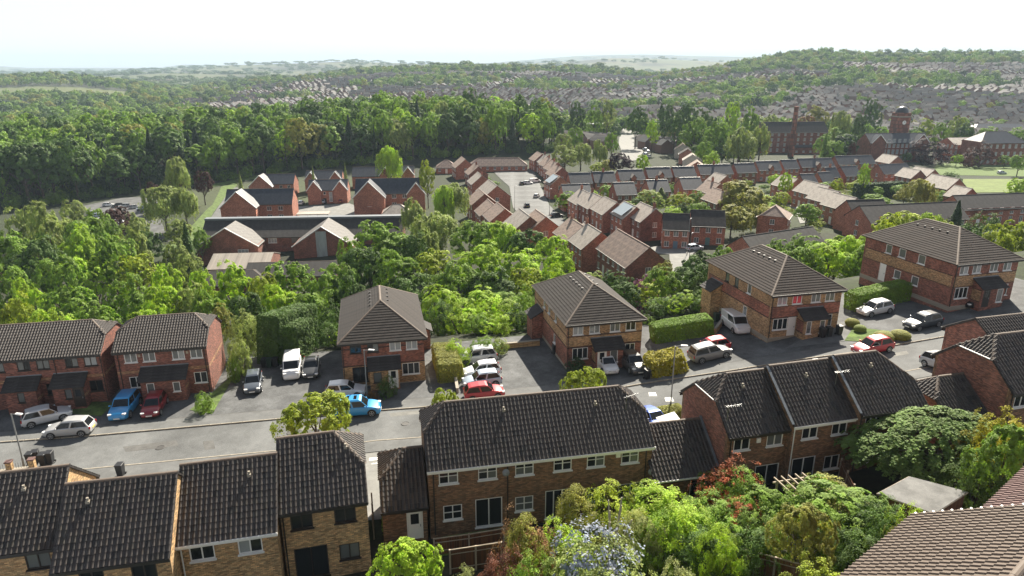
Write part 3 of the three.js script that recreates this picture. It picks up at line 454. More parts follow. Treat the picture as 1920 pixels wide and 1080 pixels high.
function carGeo(type) {
  const c = CT[type], st = [], L = c.L, hw = c.W / 2, [xa, xb, xc, xd] = c.x;
  const tops = [[0, .52], [.015, c.tail - .12], [.05, c.tail], [.16, c.belt], [.3, c.belt], [.5, c.belt], [xa, c.hood + .02], [xa + .08, c.hood - .03], [.92, c.hood - .13], [.975, c.hood - .25], [1, .5]], ws = [[0, .84], [.04, .93], [.12, .985], [.3, 1], [.7, 1], [.88, .97], [.96, .88], [1, .74]];
  for (const [t, y] of tops) { const w = hw * pw(ws, t), yb = t < .02 || t > .98 ? .32 : .2, m = lerp(yb, y, .5), zs = [[yb, w * .9], [yb + .1, w * .985], [m, w], [y - .1, w * .97], [y - .03, w * .92], [y, w * .82], [y + .025, 0]]; st.push({ x: (t - .5) * L, pts: [...zs.map(([a, b]) => [a, b]), ...zs.slice(0, -1).reverse().map(([a, b]) => [a, -b])] }); }
  const n = st[0].pts.length, pos = [], idx = []; for (const s of st) for (const [y, z] of s.pts) pos.push(s.x, y, z);
  for (let i = 0; i + 1 < st.length; i++) for (let j = 0; j < n; j++) { const a = i * n + j, b = i * n + (j + 1) % n, d = a + n, e = b + n; idx.push(a, b, d, b, e, d); }
  for (let j = 1; j + 1 < n; j++) { idx.push(0, j + 1, j); const o = (st.length - 1) * n; idx.push(o, o + j, o + j + 1); }
  const body = new THREE.BufferGeometry(); body.setAttribute('position', new THREE.Float32BufferAttribute(pos, 3)); body.setIndex(idx); body.computeVertexNormals(); body.setAttribute('uv', new THREE.Float32BufferAttribute(new Float32Array(pos.length / 3 * 2), 2));
  // cabin: rings at the belt, near the roof edge and on the roof
  const X = (t) => (t - .5) * L, bw = hw * .9, rw = hw * c.roofW, yb = c.belt - .06, ye = c.H - .09, ring = [[[X(xa), yb, bw * .93], [X(xb) + .09, ye, rw * 1.03], [X(xb) - .12, c.H, rw * .86]], [[X(xd), yb, bw * .93], [X(xc) - .07, ye, rw * 1.03], [X(xc) + .16, c.H - .03, rw * .86]]];
  const Q = (f, l, s) => { const p = ring[f][l]; return V(p[0], p[1], p[2] * s); }, mid = (l, s) => { const a = Q(0, l, s), b = Q(1, l, s), m = a.lerp(b, .45); m.z *= [1.07, 1.06, 1.06][l]; m.y += [0, .02, .035][l]; return m; };
  const tri = [], quad = (a, b, d, e) => { tri.push(a, b, d, a, d, e); };
  for (let l = 0; l < 2; l++) { quad(Q(0, l, 1), Q(0, l, -1), Q(0, l + 1, -1), Q(0, l + 1, 1)); quad(Q(1, l, -1), Q(1, l, 1), Q(1, l + 1, 1), Q(1, l + 1, -1)); for (const s of [1, -1]) { const f = (a, b, d, e) => s > 0 ? quad(a, b, d, e) : quad(b, a, e, d); f(mid(l, s), Q(0, l, s), Q(0, l + 1, s), mid(l + 1, s)); f(Q(1, l, s), mid(l, s), mid(l + 1, s), Q(1, l + 1, s)); } }
  quad(Q(0, 2, 1), Q(0, 2, -1), mid(2, -1), mid(2, 1)); quad(mid(2, 1), mid(2, -1), Q(1, 2, -1), Q(1, 2, 1));
  const cabin = fromTris(tri.flatMap((p) => [p.x, p.y, p.z]));
  const pane = (a, b, d, e, ins) => { const cc = a.clone().add(b).add(d).add(e).multiplyScalar(.25), n0 = b.clone().sub(a).cross(e.clone().sub(a)).normalize(); const f = (p) => p.clone().lerp(cc, ins).addScaledVector(n0, .008); return prism([f(a), f(b), f(d), f(e)], .006); };
  const out = { body: merge([body, cabin]), windscreen: pane(Q(0, 0, 1), Q(0, 0, -1), Q(0, 1, -1), Q(0, 1, 1), .09), rear_window: pane(Q(1, 0, -1), Q(1, 0, 1), Q(1, 1, 1), Q(1, 1, -1), .16), sides: [] };
  for (const s of [1, -1]) { const f = (a, b, d, e, i) => s > 0 ? pane(a, b, d, e, i) : pane(b, a, e, d, i); out.sides.push(f(mid(0, s), Q(0, 0, s), Q(0, 1, s), mid(1, s), .12)); if (!c.van) out.sides.push(f(Q(1, 0, s), mid(0, s), mid(1, s), Q(1, 1, s), .13)); }
  return out;
}
const carCache = {};
function car(px, py, yawDeg, type, color, label, o = {}) {
  const G = carCache[type] ??= carGeo(type), c = CT[type], [x, f] = o.at ?? onG(px, py), g = new THREE.Group(), yaw = yawDeg * Math.PI / 180, y = ground(x, f) + (o.lift ?? .065), e = .8, sl = (ground(x + Math.cos(yaw) * e, f + Math.sin(yaw) * e) - ground(x - Math.cos(yaw) * e, f - Math.sin(yaw) * e)) / (2 * e);
  g.position.set(x, y, -f); g.rotation.order = 'YXZ'; g.rotation.set(0, yaw, Math.atan(sl)); const pm = paint(color), hw = c.W / 2, L = c.L;
  part('body', G.body, pm, g); part('windscreen', G.windscreen, glassCar, g); if (!c.van) part('rear_window', G.rear_window, glassCar, g); for (const s of G.sides) part('side_window', s, glassCar, g);
  for (const sx of [.31, -.31]) for (const s of [1, -1]) { const w = part('wheel', cached('ty' + c.wr, () => new THREE.CylinderGeometry(c.wr, c.wr, .21, 20).rotateX(Math.PI / 2)), MT.tyre, g); w.position.set(sx * L, c.wr, s * (hw - .085)); part('rim', cached('rim' + c.wr, () => { const l = [new THREE.CylinderGeometry(c.wr * .22, c.wr * .22, .225, 10).rotateX(Math.PI / 2)]; for (let i = 0; i < 5; i++) l.push(box(c.wr * .2, c.wr * .62, .222, 0, c.wr * .34, 0).rotateZ(i * 1.2566)); l.push(new THREE.TorusGeometry(c.wr * .66, .022, 5, 18).translate(0, 0, .105), new THREE.TorusGeometry(c.wr * .66, .022, 5, 18).translate(0, 0, -.105)); return merge(l); }), MT.rim, w); part('wheel_arch', cached('arch' + c.wr, () => new THREE.TorusGeometry(c.wr * 1.1, .035, 6, 14, Math.PI)), MT.dark, g).position.set(sx * L, c.wr, s * (hw - .005)); }
  for (const s of [1, -1]) { const hl = part('headlight', cached('hl', () => new RoundedBoxGeometry(.3, .14, .34, 2, .05)), MT.lampGlass, g); hl.position.set(L * .455, c.hood - .24, s * hw * .68); hl.rotation.y = s * .35; part('tail_light', cached('tl', () => new RoundedBoxGeometry(.12, .26, .16, 2, .04)), MT.tail, g).position.set(-L * .483, c.tail - .16, s * hw * .8); part('mirror', cached('mir', () => new RoundedBoxGeometry(.12, .14, .2, 2, .05)), pm, g).position.set((c.x[0] - .56) * L, c.belt + .05, s * (hw + .04)); }
  part('grille', cached('gr', () => new RoundedBoxGeometry(.06, .16, .8, 2, .025)), MT.dark, g).position.set(L * .492, .47, 0); part('number_plate', cached('np', () => box(.02, .11, .52)), MT.plateW, g).position.set(L * .507, .4, 0); part('number_plate', cached('np', () => box(.02, .11, .52)), MT.plateY, g).position.set(-L * .503, .55, 0);
  part('bumper', cached('bm' + type, () => merge([box(.1, .18, c.W * .8, L * .47, .3, 0), box(.1, .2, c.W * .84, -L * .475, .34, 0)])), MT.dark, g);
  if (o.sunroof) part('sunroof', cached('sr', () => box(.9, .012, .8)), glassCar, g).position.set(-L * .1, c.H + .008, 0);
  return shade(put(g, type === 'van' ? 'parked_van' : 'parked_car', label, type === 'van' ? 'van' : 'car', o.group ?? 'vehicles parked along the street'));
}
const K = { white: [.72, .73, .74], silver: [.42, .43, .44], iceblue: [.38, .45, .53], blue: [.02, .22, .55], blue2: [.03, .28, .62], red: [.42, .014, .022], darkred: [.24, .012, .018], black: [.012, .013, .015], grey: [.12, .125, .13], navy: [.06, .075, .1], royal: [.03, .09, .4] };

// ---------------------------------------------------------------- street furniture
function lampPost(px, py, h, turn, label, at) {
  const [x, f] = at ?? onG(px, py), g = grp(x, f, turn);
  part('post', merge([cyl(.1, .085, 1.3, 0, 0, 0, 10), cyl(.06, .045, h - 1.3, 0, 1.3, 0, 10)]), MT.pole, g); part('bracket', bar(V(0, h - .05, 0), V(.55, h + .06, 0), .03), MT.pole, g); part('lamp_head', new RoundedBoxGeometry(.6, .12, .24, 2, .05).translate(.75, h + .07, 0), MT.lampGlass, g); part('inspection_door', box(.1, .4, .03, 0, .7, .09), MT.pole, g);
  return shade(put(g, 'street_lamp', label, 'street lamp', 'street lamps'));
}
function bin(x, f, turn, m, label, group) {
  const g = grp(x, f, turn); g.position.y += .06;
  part('body', cached('binb', () => { const b = box(.52, .92, .6, 0, .55, 0), p = b.attributes.position; for (let i = 0; i < p.count; i++) if (p.getY(i) < .2) { p.setX(i, p.getX(i) * .8); p.setZ(i, p.getZ(i) * .8); } b.computeVertexNormals(); return b; }), m, g); part('lid', cached('binl', () => new RoundedBoxGeometry(.56, .1, .68, 2, .04).translate(0, 1.05, .01)), m, g); part('handle', cached('binh', () => bar(V(-.22, 1.0, -.36), V(.22, 1.0, -.36), .02)), m, g);
  for (const s of [-1, 1]) part('wheel', cached('binw', () => new THREE.CylinderGeometry(.1, .1, .05, 12).rotateZ(Math.PI / 2)), MT.tyre, g).position.set(s * .26, .1, -.24);
  return shade(put(g, 'wheelie_bin', label, 'bin', group));
}
// boarded fence between plan points: every board, post and rail its own part
function fence(P, h, label, o = {}) {
  const root = new THREE.Group(); let n = 0;
  for (let i = 0; i + 1 < P.length; i++) {
    const a = P[i], b = P[i + 1], L = Math.hypot(b[0] - a[0], b[1] - a[1]), ry = Math.atan2(b[1] - a[1], b[0] - a[0]), k = Math.round(L / .15), top = o.top;
    for (let j = 0; j < k && n < 290; j++, n++) { const t = (j + .5) / k, x = lerp(a[0], b[0], t), f = lerp(a[1], b[1], t), m = part('board', cached('fb' + h, () => box(.142, h, .018, 0, h / 2, 0)), MT.wood[Math.floor(R0() * 3)], root); m.position.set(x, ground(x, f) + (R0() - .5) * .02, -f + (R0() - .5) * .012); m.rotation.y = ry + (R0() - .5) * .03; }
    const np = Math.max(1, Math.round(L / 1.8)); for (let j = 0; j <= np; j++) { const x = lerp(a[0], b[0], j / np), f = lerp(a[1], b[1], j / np), m = part('post', cached('fp' + h, () => box(.1, h + .12, .1, 0, h / 2 + .06, 0)), MT.woodPale, root); m.position.set(x, ground(x, f), -f + .07); m.rotation.y = ry; }
    for (const hh of [.35, h - .25]) { const y0 = ground(a[0], a[1]) + hh, y1 = ground(b[0], b[1]) + hh; part('rail', bar(V(a[0], y0, -a[1] + .045), V(b[0], y1, -b[1] + .045), .03, 4), MT.woodPale, root); }
    if (o.cap) { const y0 = ground(a[0], a[1]) + h + .02, y1 = ground(b[0], b[1]) + h + .02; part('cap_rail', bar(V(a[0], y0, -a[1]), V(b[0], y1, -b[1]), .045, 4), MT.woodPale, root); }
  }
  return shade(put(root, 'garden_fence', label, 'fence', o.group));
}
// ---------------------------------------------------------------- near terraces and street houses
function atEave(px, py, Y, yawDeg, w, anchor, oe, ov, eaveH) { // w = wall width; the pixel is the left or right end of the camera-side roof edge at height Y
  const yaw = yawDeg * Math.PI / 180, [x, f] = atY(px, py, Y), c = Math.cos(yaw), s = Math.sin(yaw), k = anchor === 'R' ? -(w + ov) : ov, g = new THREE.Group();
  g.position.set(x + c * k - s * oe, Y - eaveH, -(f + s * k + c * oe)); g.rotation.y = yaw; return g;
}
const W1 = (x, y = 3.62, w = 1.18, h = 1.05, nx = 2, ny = 1, fm = MT.white, gm) => ['front', x, y, w, h, nx, ny, fm, gm];
const D1 = 6.2, R1 = 2.62, EH = 4.87;
function terrace(px, py, Y, yaw, w, anchor, o, label, group) {
  const g = atEave(px, py, Y, yaw, w, anchor, .3, .1, EH); scene.add(g);
  building(g, { w, d: D1, ye: 5.1, rise: R1, mode: 'tiles', mats: MT.tileDark, under: MT.tileDark[1], ridgeEach: true, ...o });
  part('vent_tile', cached('vent', () => merge([box(.2, .16, .24, 0, .06, 0), cyl(.07, .07, .2, 0, .1, 0, 8)])), MT.slab, g).position.set(w * (o.vent ?? .45), 5.1 + R1 * .72, -D1 / 2 * .72);
  return shade(put(g, 'terrace_house', label, 'house', group));
}
const NB = MT.frameBrown, GN = 'staggered brown brick terrace houses';
terrace(105, 1026, 7.0, 13, 5.1, 'R', { walls: { front: BR.sand }, kL: .56, win: [W1(3.5, 3.5, 1.2, 1.05, 2, 1, NB, glassNet), W1(.8, 3.5, 1.2, 1.05, 2, 1, NB)], vent: .62, gutterMat: MT.dark }, 'dark tiled terrace house whose sandy gable stands by the single wheelie bin', GN);
terrace(92, 1075, 7.3, 12, 5.3, 'L', { walls: { front: BR.sand }, win: [W1(1.0, 3.5, 1.15, 1.05, 2, 1, NB), W1(3.4, 3.5, 1.2, 1.05, 2, 1, NB), W1(.9, .9, 1.5, 1.2, 2, 1, NB), W1(3.4, .9, 1.2, 1.1, 2, 1, NB)], vent: .22 }, 'dark tiled terrace house stepping forward with a sunlit sandy parapet wall', GN);
terrace(326, 1025, 6.95, 13.5, 5.0, 'L', { walls: { front: BR.sand }, win: [W1(.5, 3.55, 1.25, 1.05, 2, 1), W1(2.95, 3.55, 1.25, 1.05, 2, 1, MT.white, [glassBlind, glassDark]), W1(.6, .9, 1.6, 1.15, 2, 1)], gutterMat: MT.white, fasciaMat: MT.white, pipes: [.12], pipeMat: MT.white, vent: .72 }, 'dark tiled terrace house with white gutter and white two pane windows', GN);
terrace(520, 965, 7.4, 14.5, 4.75, 'L', { walls: { front: BR.sand }, kR: .5, win: [W1(.5, 3.5, 1.2, 1.05, 2, 1, NB), W1(2.9, 3.5, 1.2, 1.05, 2, 1, NB, [glassNet, glassDark]), W1(3.0, .95, 1.15, 1.05, 2, 1, NB, glassNet), W1(.5, .1, 1.85, 2.1, 2, 1, NB)], pipes: [.12], vent: .8 }, 'end terrace house with brown frames and a wide dark patio door', GN);
// the long block of three
{
  const wx = [1.25, 3.72, 6.1, 8.62, 10.85, 13.2], win = wx.map((x) => W1(x - .6, 3.62, 1.2, 1.08, 2, 2, MT.white, [glassDark, glassNet, glassDark]));
  win.push(W1(.85, .95, 1.2, 1.08, 2, 2), W1(2.9, .12, 1.75, 2.1, 2, 1), W1(5.5, .95, 1.2, 1.08, 2, 2, MT.white, glassNet), W1(7.5, .12, 1.7, 2.1, 3, 1), W1(10.4, .95, 1.2, 1.08, 2, 2), W1(12.5, .95, 1.7, 1.1, 2, 1));
  const g = atEave(800, 884, 7.4, 11.4, 14.7, 'L', .3, .1, EH); scene.add(g);
  building(g, { w: 14.7, d: D1, ye: 5.1, rise: R1, kL: .56, kR: .56, mode: 'tiles', mats: MT.tileDark, under: MT.tileDark[1], ridgeEach: true, walls: { front: BR.brown }, win, gutterMat: MT.white, fasciaMat: MT.white, pipes: [.3, 5.0, 14.3] });
  for (const [x, v] of [[5.2, .75], [11.4, .7]]) part('vent_tile', cached('vent'), MT.slab, g).position.set(x, 5.1 + R1 * v, -D1 / 2 * v);
  aerial(13.4, 5.1 + R1 * .55, -D1 / 2 * .55, .3, g); part('alarm_box', box(.3, .34, .1, 12.35, 4.35, .05), MT.white, g);
  for (const [x, y] of [[4.8, 4.2], [14.55, 3.0]]) part('satellite_dish', new THREE.SphereGeometry(.3, 12, 5, 0, 6.3, 0, .9).rotateX(1.1), MT.pole, g).position.set(x, y, .35);
  shade(put(g, 'terrace_block', 'long brown brick terrace block with six small white four pane upper windows', 'house'));
}
function garage(px, py, Y, yaw, w, anchor, o, label) {
  const g = atEave(px, py, Y, yaw, w, anchor, .25, .08, 2.45); scene.add(g);
  building(g, { w, d: 6, ye: 2.65, rise: 2.2, mode: 'tiles', mats: MT.tileDark, under: MT.tileDark[0], ridgeEach: true, oe: .25, ov: .08, walls: { front: BR.brown }, gutterMat: MT.white, ...o });
  return put(shade(g), 'garage', label, 'garage');
}
garage(803, 951, 5.0, 11.4, 2.75, 'R', { kL: .5, doors: [['front', 1.55, .05, .85, 2.05, MT.white, 1]], gutterMat: MT.dark }, 'single garage with tiled half hip roof and a white glazed back door');
{ const g = garage(1227, 904, 5.3, 12, 4.5, 'L', { win: [['front', 2.6, .3, 1.6, 1.8, 2, 1, MT.white]] }, 'wide tiled garage linking the long block and the stepped terrace'); part('flashing', prism([V(4.62, 2.55, .2), V(4.62, 4.9, -3), V(4.45, 4.93, -3), V(4.45, 2.58, .2)].map((p) => p.add(V(0, .12, 0))).reverse(), .03), MT.lead, g); }
const GS = 'stepped brown brick terrace beside the juniper';
function sideGear(g, x, side) { const win = part('window', cached('sg', () => merge([box(.7, .06, .06, 0, 0, 0), box(.7, .06, .06, 0, .5, 0), box(.06, .5, .06, -.32, .25, 0), box(.06, .5, .06, .32, .25, 0)])), MT.white, g, sideM[side](x, D1).multiply(new THREE.Matrix4().makeTranslation(D1 * .42, 3.5, .03))); part('pane', box(.6, .46, .03, 0, .25, 0), glassNet, win); }
{ const g = terrace(1367, 821, 8.2, 14, 4.85, 'L', { walls: { front: BR.brown, left: BR.red }, kL: .56, win: [W1(.5, 3.6, 1.2), W1(2.95, 3.6, 1.2, 1.05, 2, 1, MT.white, glassNet), W1(2.35, .1, 1.8, 2.1, 2, 1), W1(.8, .95, .7, 1.1, 1, 1)], pipes: [.25], gutterMat: MT.dark }, 'stepped terrace end house with red gable wall and half hip over the wide garage', GS); sideGear(g, 4.85, 'left'); part('porch_canopy', prism([V(.2, 2.6, -D1 - 1.4), V(-1.3, 2.3, -D1 - 1.4), V(-1.3, 2.3, -D1 + .6), V(.0, 2.6, -D1 + .6)], .1), MT.white, g); aerial(.2, 5.6, -.6, 0, g); part('verge_board', bar(V(-.14, 6.5, -1.85), V(-.14, 6.5, -D1 + 1.85), .05, 4), MT.white, g); part('alarm_box', box(.28, .32, .1, 2.3, 4.2, .05), MT.white, g); }
{ const g = terrace(1490, 800, 8.65, 14.5, 5.15, 'L', { walls: { front: BR.brown }, win: [W1(.8, 3.6, 1.2), W1(3.1, 3.6, 1.2), W1(.35, .1, 1.8, 2.1, 2, 1), W1(2.9, .95, 1.2)], pipes: [.15], pipeMat: MT.white, gutterMat: MT.white, fasciaMat: MT.white }, 'middle house of the stepped terrace with a white downpipe', GS); aerial(4.2, 5.1 + R1 * .5, -D1 * .25, 0, g); part('flashing', prism([V(-.12, 5.0, .28), V(-.12, 5.05 + R1, -D1 / 2), V(-.3, 5.05 + R1, -D1 / 2), V(-.3, 5.0, .28)].map((p) => p.add(V(0, .02, 0))).reverse(), .05), MT.lead, g); }
{ const g = terrace(1617, 779, 9.1, 14, 5.1, 'L', { walls: { front: BR.brown }, kR: .45, win: [W1(.5, 3.6, 1.3, 1.05, 3, 1), W1(3, 3.6, 1.2), W1(.5, .95, 1.2)], pipes: [.1] }, 'uphill end house of the stepped terrace half hidden by the juniper', GS); part('flashing', prism([V(-.12, 5.0, .28), V(-.12, 5.05 + R1, -D1 / 2), V(-.3, 5.05 + R1, -D1 / 2), V(-.3, 5.0, .28)].map((p) => p.add(V(0, .02, 0))).reverse(), .05), MT.lead, g); }
{ const g = terrace(1901, 739, 10, 14.5, 9, 'L', { walls: { front: BR.brown, left: BR.red }, kL: .56, win: [W1(.5, 3.6, 1.2)], pipes: [.2] }, 'red gabled brick house with half hip above a small tiled garage', null); sideGear(g, 9, 'left'); part('verge_board', bar(V(-.14, 6.5, -1.85), V(-.14, 6.5, -D1 + 1.85), .05, 4), MT.white, g);
  const p = V(-3.5, .1, -1.2).applyMatrix4(g.matrixWorld.identity().compose(g.position, g.quaternion, V(1, 1, 1))), q = new THREE.Group(); q.position.copy(p); q.rotation.y = g.rotation.y; scene.add(q);
  building(q, { w: 3.4, d: 5, ye: 2.6, rise: 1.9, kL: .5, mode: 'tiles', mats: MT.tileDark, under: MT.tileDark[0], ridgeEach: true, oe: .25, ov: .08, walls: { front: BR.brown, left: BR.red } }); put(shade(q), 'garage', 'small tiled garage against the red gable by the juniper', 'garage'); }
{ const g = atEave(1880, 662, 10.2, 14.5, 8, 'L', .3, .1, 2.9); scene.add(g); building(g, { w: 8, d: 5, ye: 3.1, rise: 1.6, mode: 'stuff', mats: MT.tileDark, under: MT.tileDark[0], walls: { front: BR.red } }); shade(put(g, 'garage', 'low dark roofed garage between the red gabled house and the road', 'garage')); }

// porch with a lean-to roof on a wall: x0..x1 along the panel of a side
function porch(root, side, w, d, x0, x1, proj, wm, rm, wins = [], doors = []) {
  const M = sideM[side](w, d), L = x1 - x0, at = (x, y, z) => V(x0 + x, y, z), Z = proj, holes = [...wins, ...doors].map((a) => [a[0] - x0, a[1], a[2], a[3]]);
  const g = merge([panel([[0, -1.5], [L, -1.5], [L, 2.22], [0, 2.22]], holes, .12).translate(x0, 0, Z), prism([at(0, -1.5, .003), at(0, -1.5, Z - .12), at(0, 2.25, Z - .12), at(0, 2.85, .003)], .12), prism([at(L, -1.5, Z - .12), at(L, -1.5, .003), at(L, 2.85, .003), at(L, 2.25, Z - .12)], .12)]).applyMatrix4(M);
  part('porch_wall', g, wm, root);
  const s = [at(-.22, 2.16, Z + .25), at(L + .22, 2.16, Z + .25), at(L + .22, 3.05, .004), at(-.22, 3.05, .004)], courses = []; const up = s[3].clone().sub(s[0]), n = s[1].clone().sub(s[0]).cross(up).normalize(), k = 5;
  for (let i = 0; i < k; i++) courses.push(prism([s[0].clone().addScaledVector(up, i / k - .01).addScaledVector(n, .05), s[1].clone().addScaledVector(up, i / k - .01).addScaledVector(n, .05), s[1].clone().addScaledVector(up, (i + 1) / k).addScaledVector(n, .012), s[0].clone().addScaledVector(up, (i + 1) / k).addScaledVector(n, .012)], .08));
  const r = part('porch_roof', merge(courses).applyMatrix4(M), rm, root); part('flashing', box(L + .4, .14, .03, x0 + L / 2, 3.09, .015).applyMatrix4(M), MT.lead, r);
  const Mz = M.clone().multiply(new THREE.Matrix4().makeTranslation(0, 0, Z));
  for (const a of wins) windowAt(root, Mz, a[0], a[1], a[2], a[3], a[4] ?? 1, a[5] ?? 1, a[6] ?? MT.white, a[7] ?? glassNet); for (const a of doors) doorAt(root, Mz, a[0], a[1], a[2], a[3], a[4] ?? MT.white, a[5] ?? 1);
}
// two red semis on the left
{
  const w = 16, X = (v) => w + v, g = atEave(188, 664, 5.0, 11, w, 'R', .3, .1, 4.87); scene.add(g); const win = [-13.8, -11.9, -9.5, -7.3, -5.65, -3.2, -1.55].map((v) => W1(X(v), 3.62, 1.12, 1.0, 2, 1, NB, [glassBlind, glassNet, glassDark])); win.push(W1(X(-5.25), .95, 1.15, 1.15, 2, 1, NB), W1(X(-1.5), .95, 1.2, 1.15, 2, 1, NB));
  building(g, { w, d: 6.7, ye: 5.05, rise: 2.1, kR: .55, mode: 'stuff', mats: MT.tileDark, under: MT.tileDark[1], ridgeEach: true, walls: { front: BR.redBand }, win, pipes: [X(-4.1), X(-.1)] });
  porch(g, 'front', w, 6.7, X(-8.2), X(-5.6), 1.3, BR.redBand, MT.roofDark, [[X(-7.2), .95, .6, 1.0, 1, 1, NB]], []); porch(g, 'front', w, 6.7, X(-4.2), X(-1.6), 1.3, BR.redBand, MT.roofDark, [[X(-3.2), .95, .62, 1.0, 1, 1, NB]], [[X(-2.45), .05, .8, 2, NB]]);
  shade(put(g, 'terrace_house', 'red brick terrace with brown windows and two dark lean-to porches', 'house'));
}
{
  const w = 8.35, g = atEave(208, 662, 5.0, 11, w, 'L', .3, .1, 4.87); scene.add(g); const win = [.85, 2.5, 5.15, 6.8].map((v) => W1(v, 3.62, 1.12, 1.0, 2, 1, MT.white, [glassBlind, glassNet])); win.push(W1(.95, .95, 1.2, 1.15, 2, 1), W1(6.85, .95, 1.2, 1.15, 2, 1, MT.white, glassDark));
  building(g, { w, d: 6.7, ye: 5.05, rise: 2.1, kL: .55, kR: .55, mode: 'stuff', mats: MT.tileDark, under: MT.tileDark[1], ridgeEach: true, walls: { front: BR.redBand }, win, pipes: [.3, 8.1] });
  porch(g, 'front', w, 6.7, 2.35, 6.3, 1.4, BR.redBand, MT.roofDark, [[2.85, .75, .7, 1.15, 1, 1], [5.2, .85, .65, 1.0, 1, 1]], []);
  for (const s of [.15, 6.5]) part('alarm_box', box(.22, .26, .08, s === .15 ? 2.2 : 6.55, 4.3, .04), MT.woodPale, g);
  shade(put(g, 'semi_detached_house', 'red brick semi with white windows, half hipped at both ends, dark porch roof', 'house'));
}
// four hip roofed houses, gable-less, ridge running away from the road
function hipHouse(px, py, Y, yaw, w, d, rise, o, label) {
  const g = atEave(px, py, Y, yaw, w, 'L', .35, .35, 4.85); scene.add(g);
  const roof = building(g, { w, d, ye: 4.85 + .35 * rise / (w / 2), rise, hip: true, mode: 'courses', mats: [o.roof], ridgeEach: true, ridgeMat: o.ridge, walls: o.walls, win: o.win, doors: o.doors, pipes: [.1] });
  for (let i = 0; i < 5; i++) part('vent_tile', cached('venth', () => box(.26, .1, .2)), MT.dark, roof).position.set(w / 2 - 1.05, 4.85 + .35 * rise / (w / 2) + rise - .6, -w / 2 - .5 - i * 1.05);
  for (let i = 0; i < 4; i++) part('vent_tile', cached('venth', () => box(.26, .1, .2)), MT.dark, roof).position.set(w / 2 + .75, 4.85 + .35 * rise / (w / 2) + rise - .4, -w / 2 - 1 - i * 1.3);
  part('plinth', box(w + .06, .5, d + .06, w / 2, -.22, -d / 2), MT.slab, g);
  const p = o.porch; porch(g, 'front', w, d, p[0], p[1], 1.25, p[2], MT.roofDark, p[3] ?? [], p[4] ?? []);
  if (o.side) porch(g, o.side[0], w, d, o.side[1], o.side[2], 1.3, o.side[3], MT.roofDark, [], []);
  return shade(put(g, 'hip_roofed_house', label, 'house', null));
}
const glassRed = new THREE.MeshPhysicalMaterial({ color: new THREE.Color().setRGB(.5, .06, .08), roughness: .25, clearcoat: 1, clearcoatRoughness: .04 });
const F1 = (x, gm = [glassBlind, glassNet], fm = MT.white) => ['front', x, 3.6, 1.12, 1.02, 2, 1, fm, gm], Lw = (x, y, w = .75, fm = MT.white) => ['left', x, y, w, 1.05, 1, 1, fm, glassNet];
hipHouse(632, 646, 5.0, 11.7, 8.15, 13.2, 2.6, { roof: MT.roofGrey, walls: { front: BR.tanLow }, win: [F1(.8, glassDark, NB), F1(2.5, [glassDark, glassNet], NB), F1(4.7, glassBlind), F1(6.35, glassBlind), ['front', .9, .5, 1.5, 1.6, 2, 1, NB, glassDark], ['front', 5.85, .85, 1.75, 1.25, 3, 1, MT.white, glassDark], ['right', 3, 3.6, .8, 1, 1, 1], ['right', 6, .9, .8, 1, 1, 1]], porch: [2.6, 5.5, BR.tanLow, [[2.95, .8, .8, 1.1, 1, 1, NB]], [[4.5, .05, .8, 2.05]]], side: ['right', 8.3, 10.4, BR.red] }, 'hip roofed brick house with grey brown roof, red upper storey, brown and white windows');
hipHouse(1060, 611, 5.8, 12.9, 8.25, 13.2, 2.6, { roof: MT.roofGrey, walls: { front: BR.redLow }, win: [F1(.6), F1(2.4), F1(4.65, [glassNet, glassDark]), F1(6.4, [glassNet, glassDark]), ['front', .6, .85, 1.7, 1.25, 3, 1], ['front', 5.95, .4, 1.6, 1.7, 3, 1], Lw(4, 3.6), Lw(6, 3.6), Lw(8.6, 3.6), Lw(8.3, .95)], porch: [2.75, 5.75, BR.redLow, [[4.3, .3, .85, 1.75, 1, 1]], [[3.0, .05, .85, 2.05]]], side: ['left', 1.4, 3.8, BR.red] }, 'hip roofed house with buff upper storey over red brick and grey brown roof');
hipHouse(1447, 555, 8.5, 13.5, 8.35, 13.2, 2.6, { roof: MT.roofBrown, walls: { front: BR.tanRedMid }, win: [F1(.7, [glassRed, glassBlind]), F1(2.45, [glassRed, glassNet]), F1(4.7, glassNet), F1(6.4, glassNet), ['front', .45, .85, 1.75, 1.25, 3, 1], ['front', 6.35, .7, 1.25, 1.4, 2, 1], Lw(4, 3.6, .8, NB), Lw(6, 3.6, .8, NB), Lw(8.6, 3.6), Lw(8.2, .95)], doors: [['front', 2.3, .05, .8, 2.05]], porch: [3.3, 6.1, BR.tanRedMid, [[3.6, .6, .6, 1.4, 1, 1], [5.2, .6, .65, 1.4, 1, 1]], []], side: ['left', 1.2, 3.4, BR.sand] }, 'hip roofed house of buff brick with a red middle band and brown roof');
hipHouse(1795, 497, 10.9, 15, 8.5, 13.2, 2.6, { roof: MT.roofBrown, walls: { front: BR.redTanMid }, win: [F1(.6), F1(2.3), F1(4.65), F1(6.5), ['front', .5, .85, 1.75, 1.25, 3, 1], ['front', 6.6, .7, 1.2, 1.3, 2, 1], Lw(3.4, 3.6, .9), Lw(5.4, 3.6, 1), Lw(8.2, 3.6, 1), Lw(5.2, .95, 1), Lw(7.8, .95, 1)], doors: [['left', 3.0, .05, .85, 2.05]], porch: [2.8, 5.9, BR.redTanMid, [[4.9, .5, .8, 1.5, 1, 1]], [[3.1, .05, .8, 2.05, MT.dark]]], side: null }, 'hip roofed house of red brick with a buff middle band and brown roof');
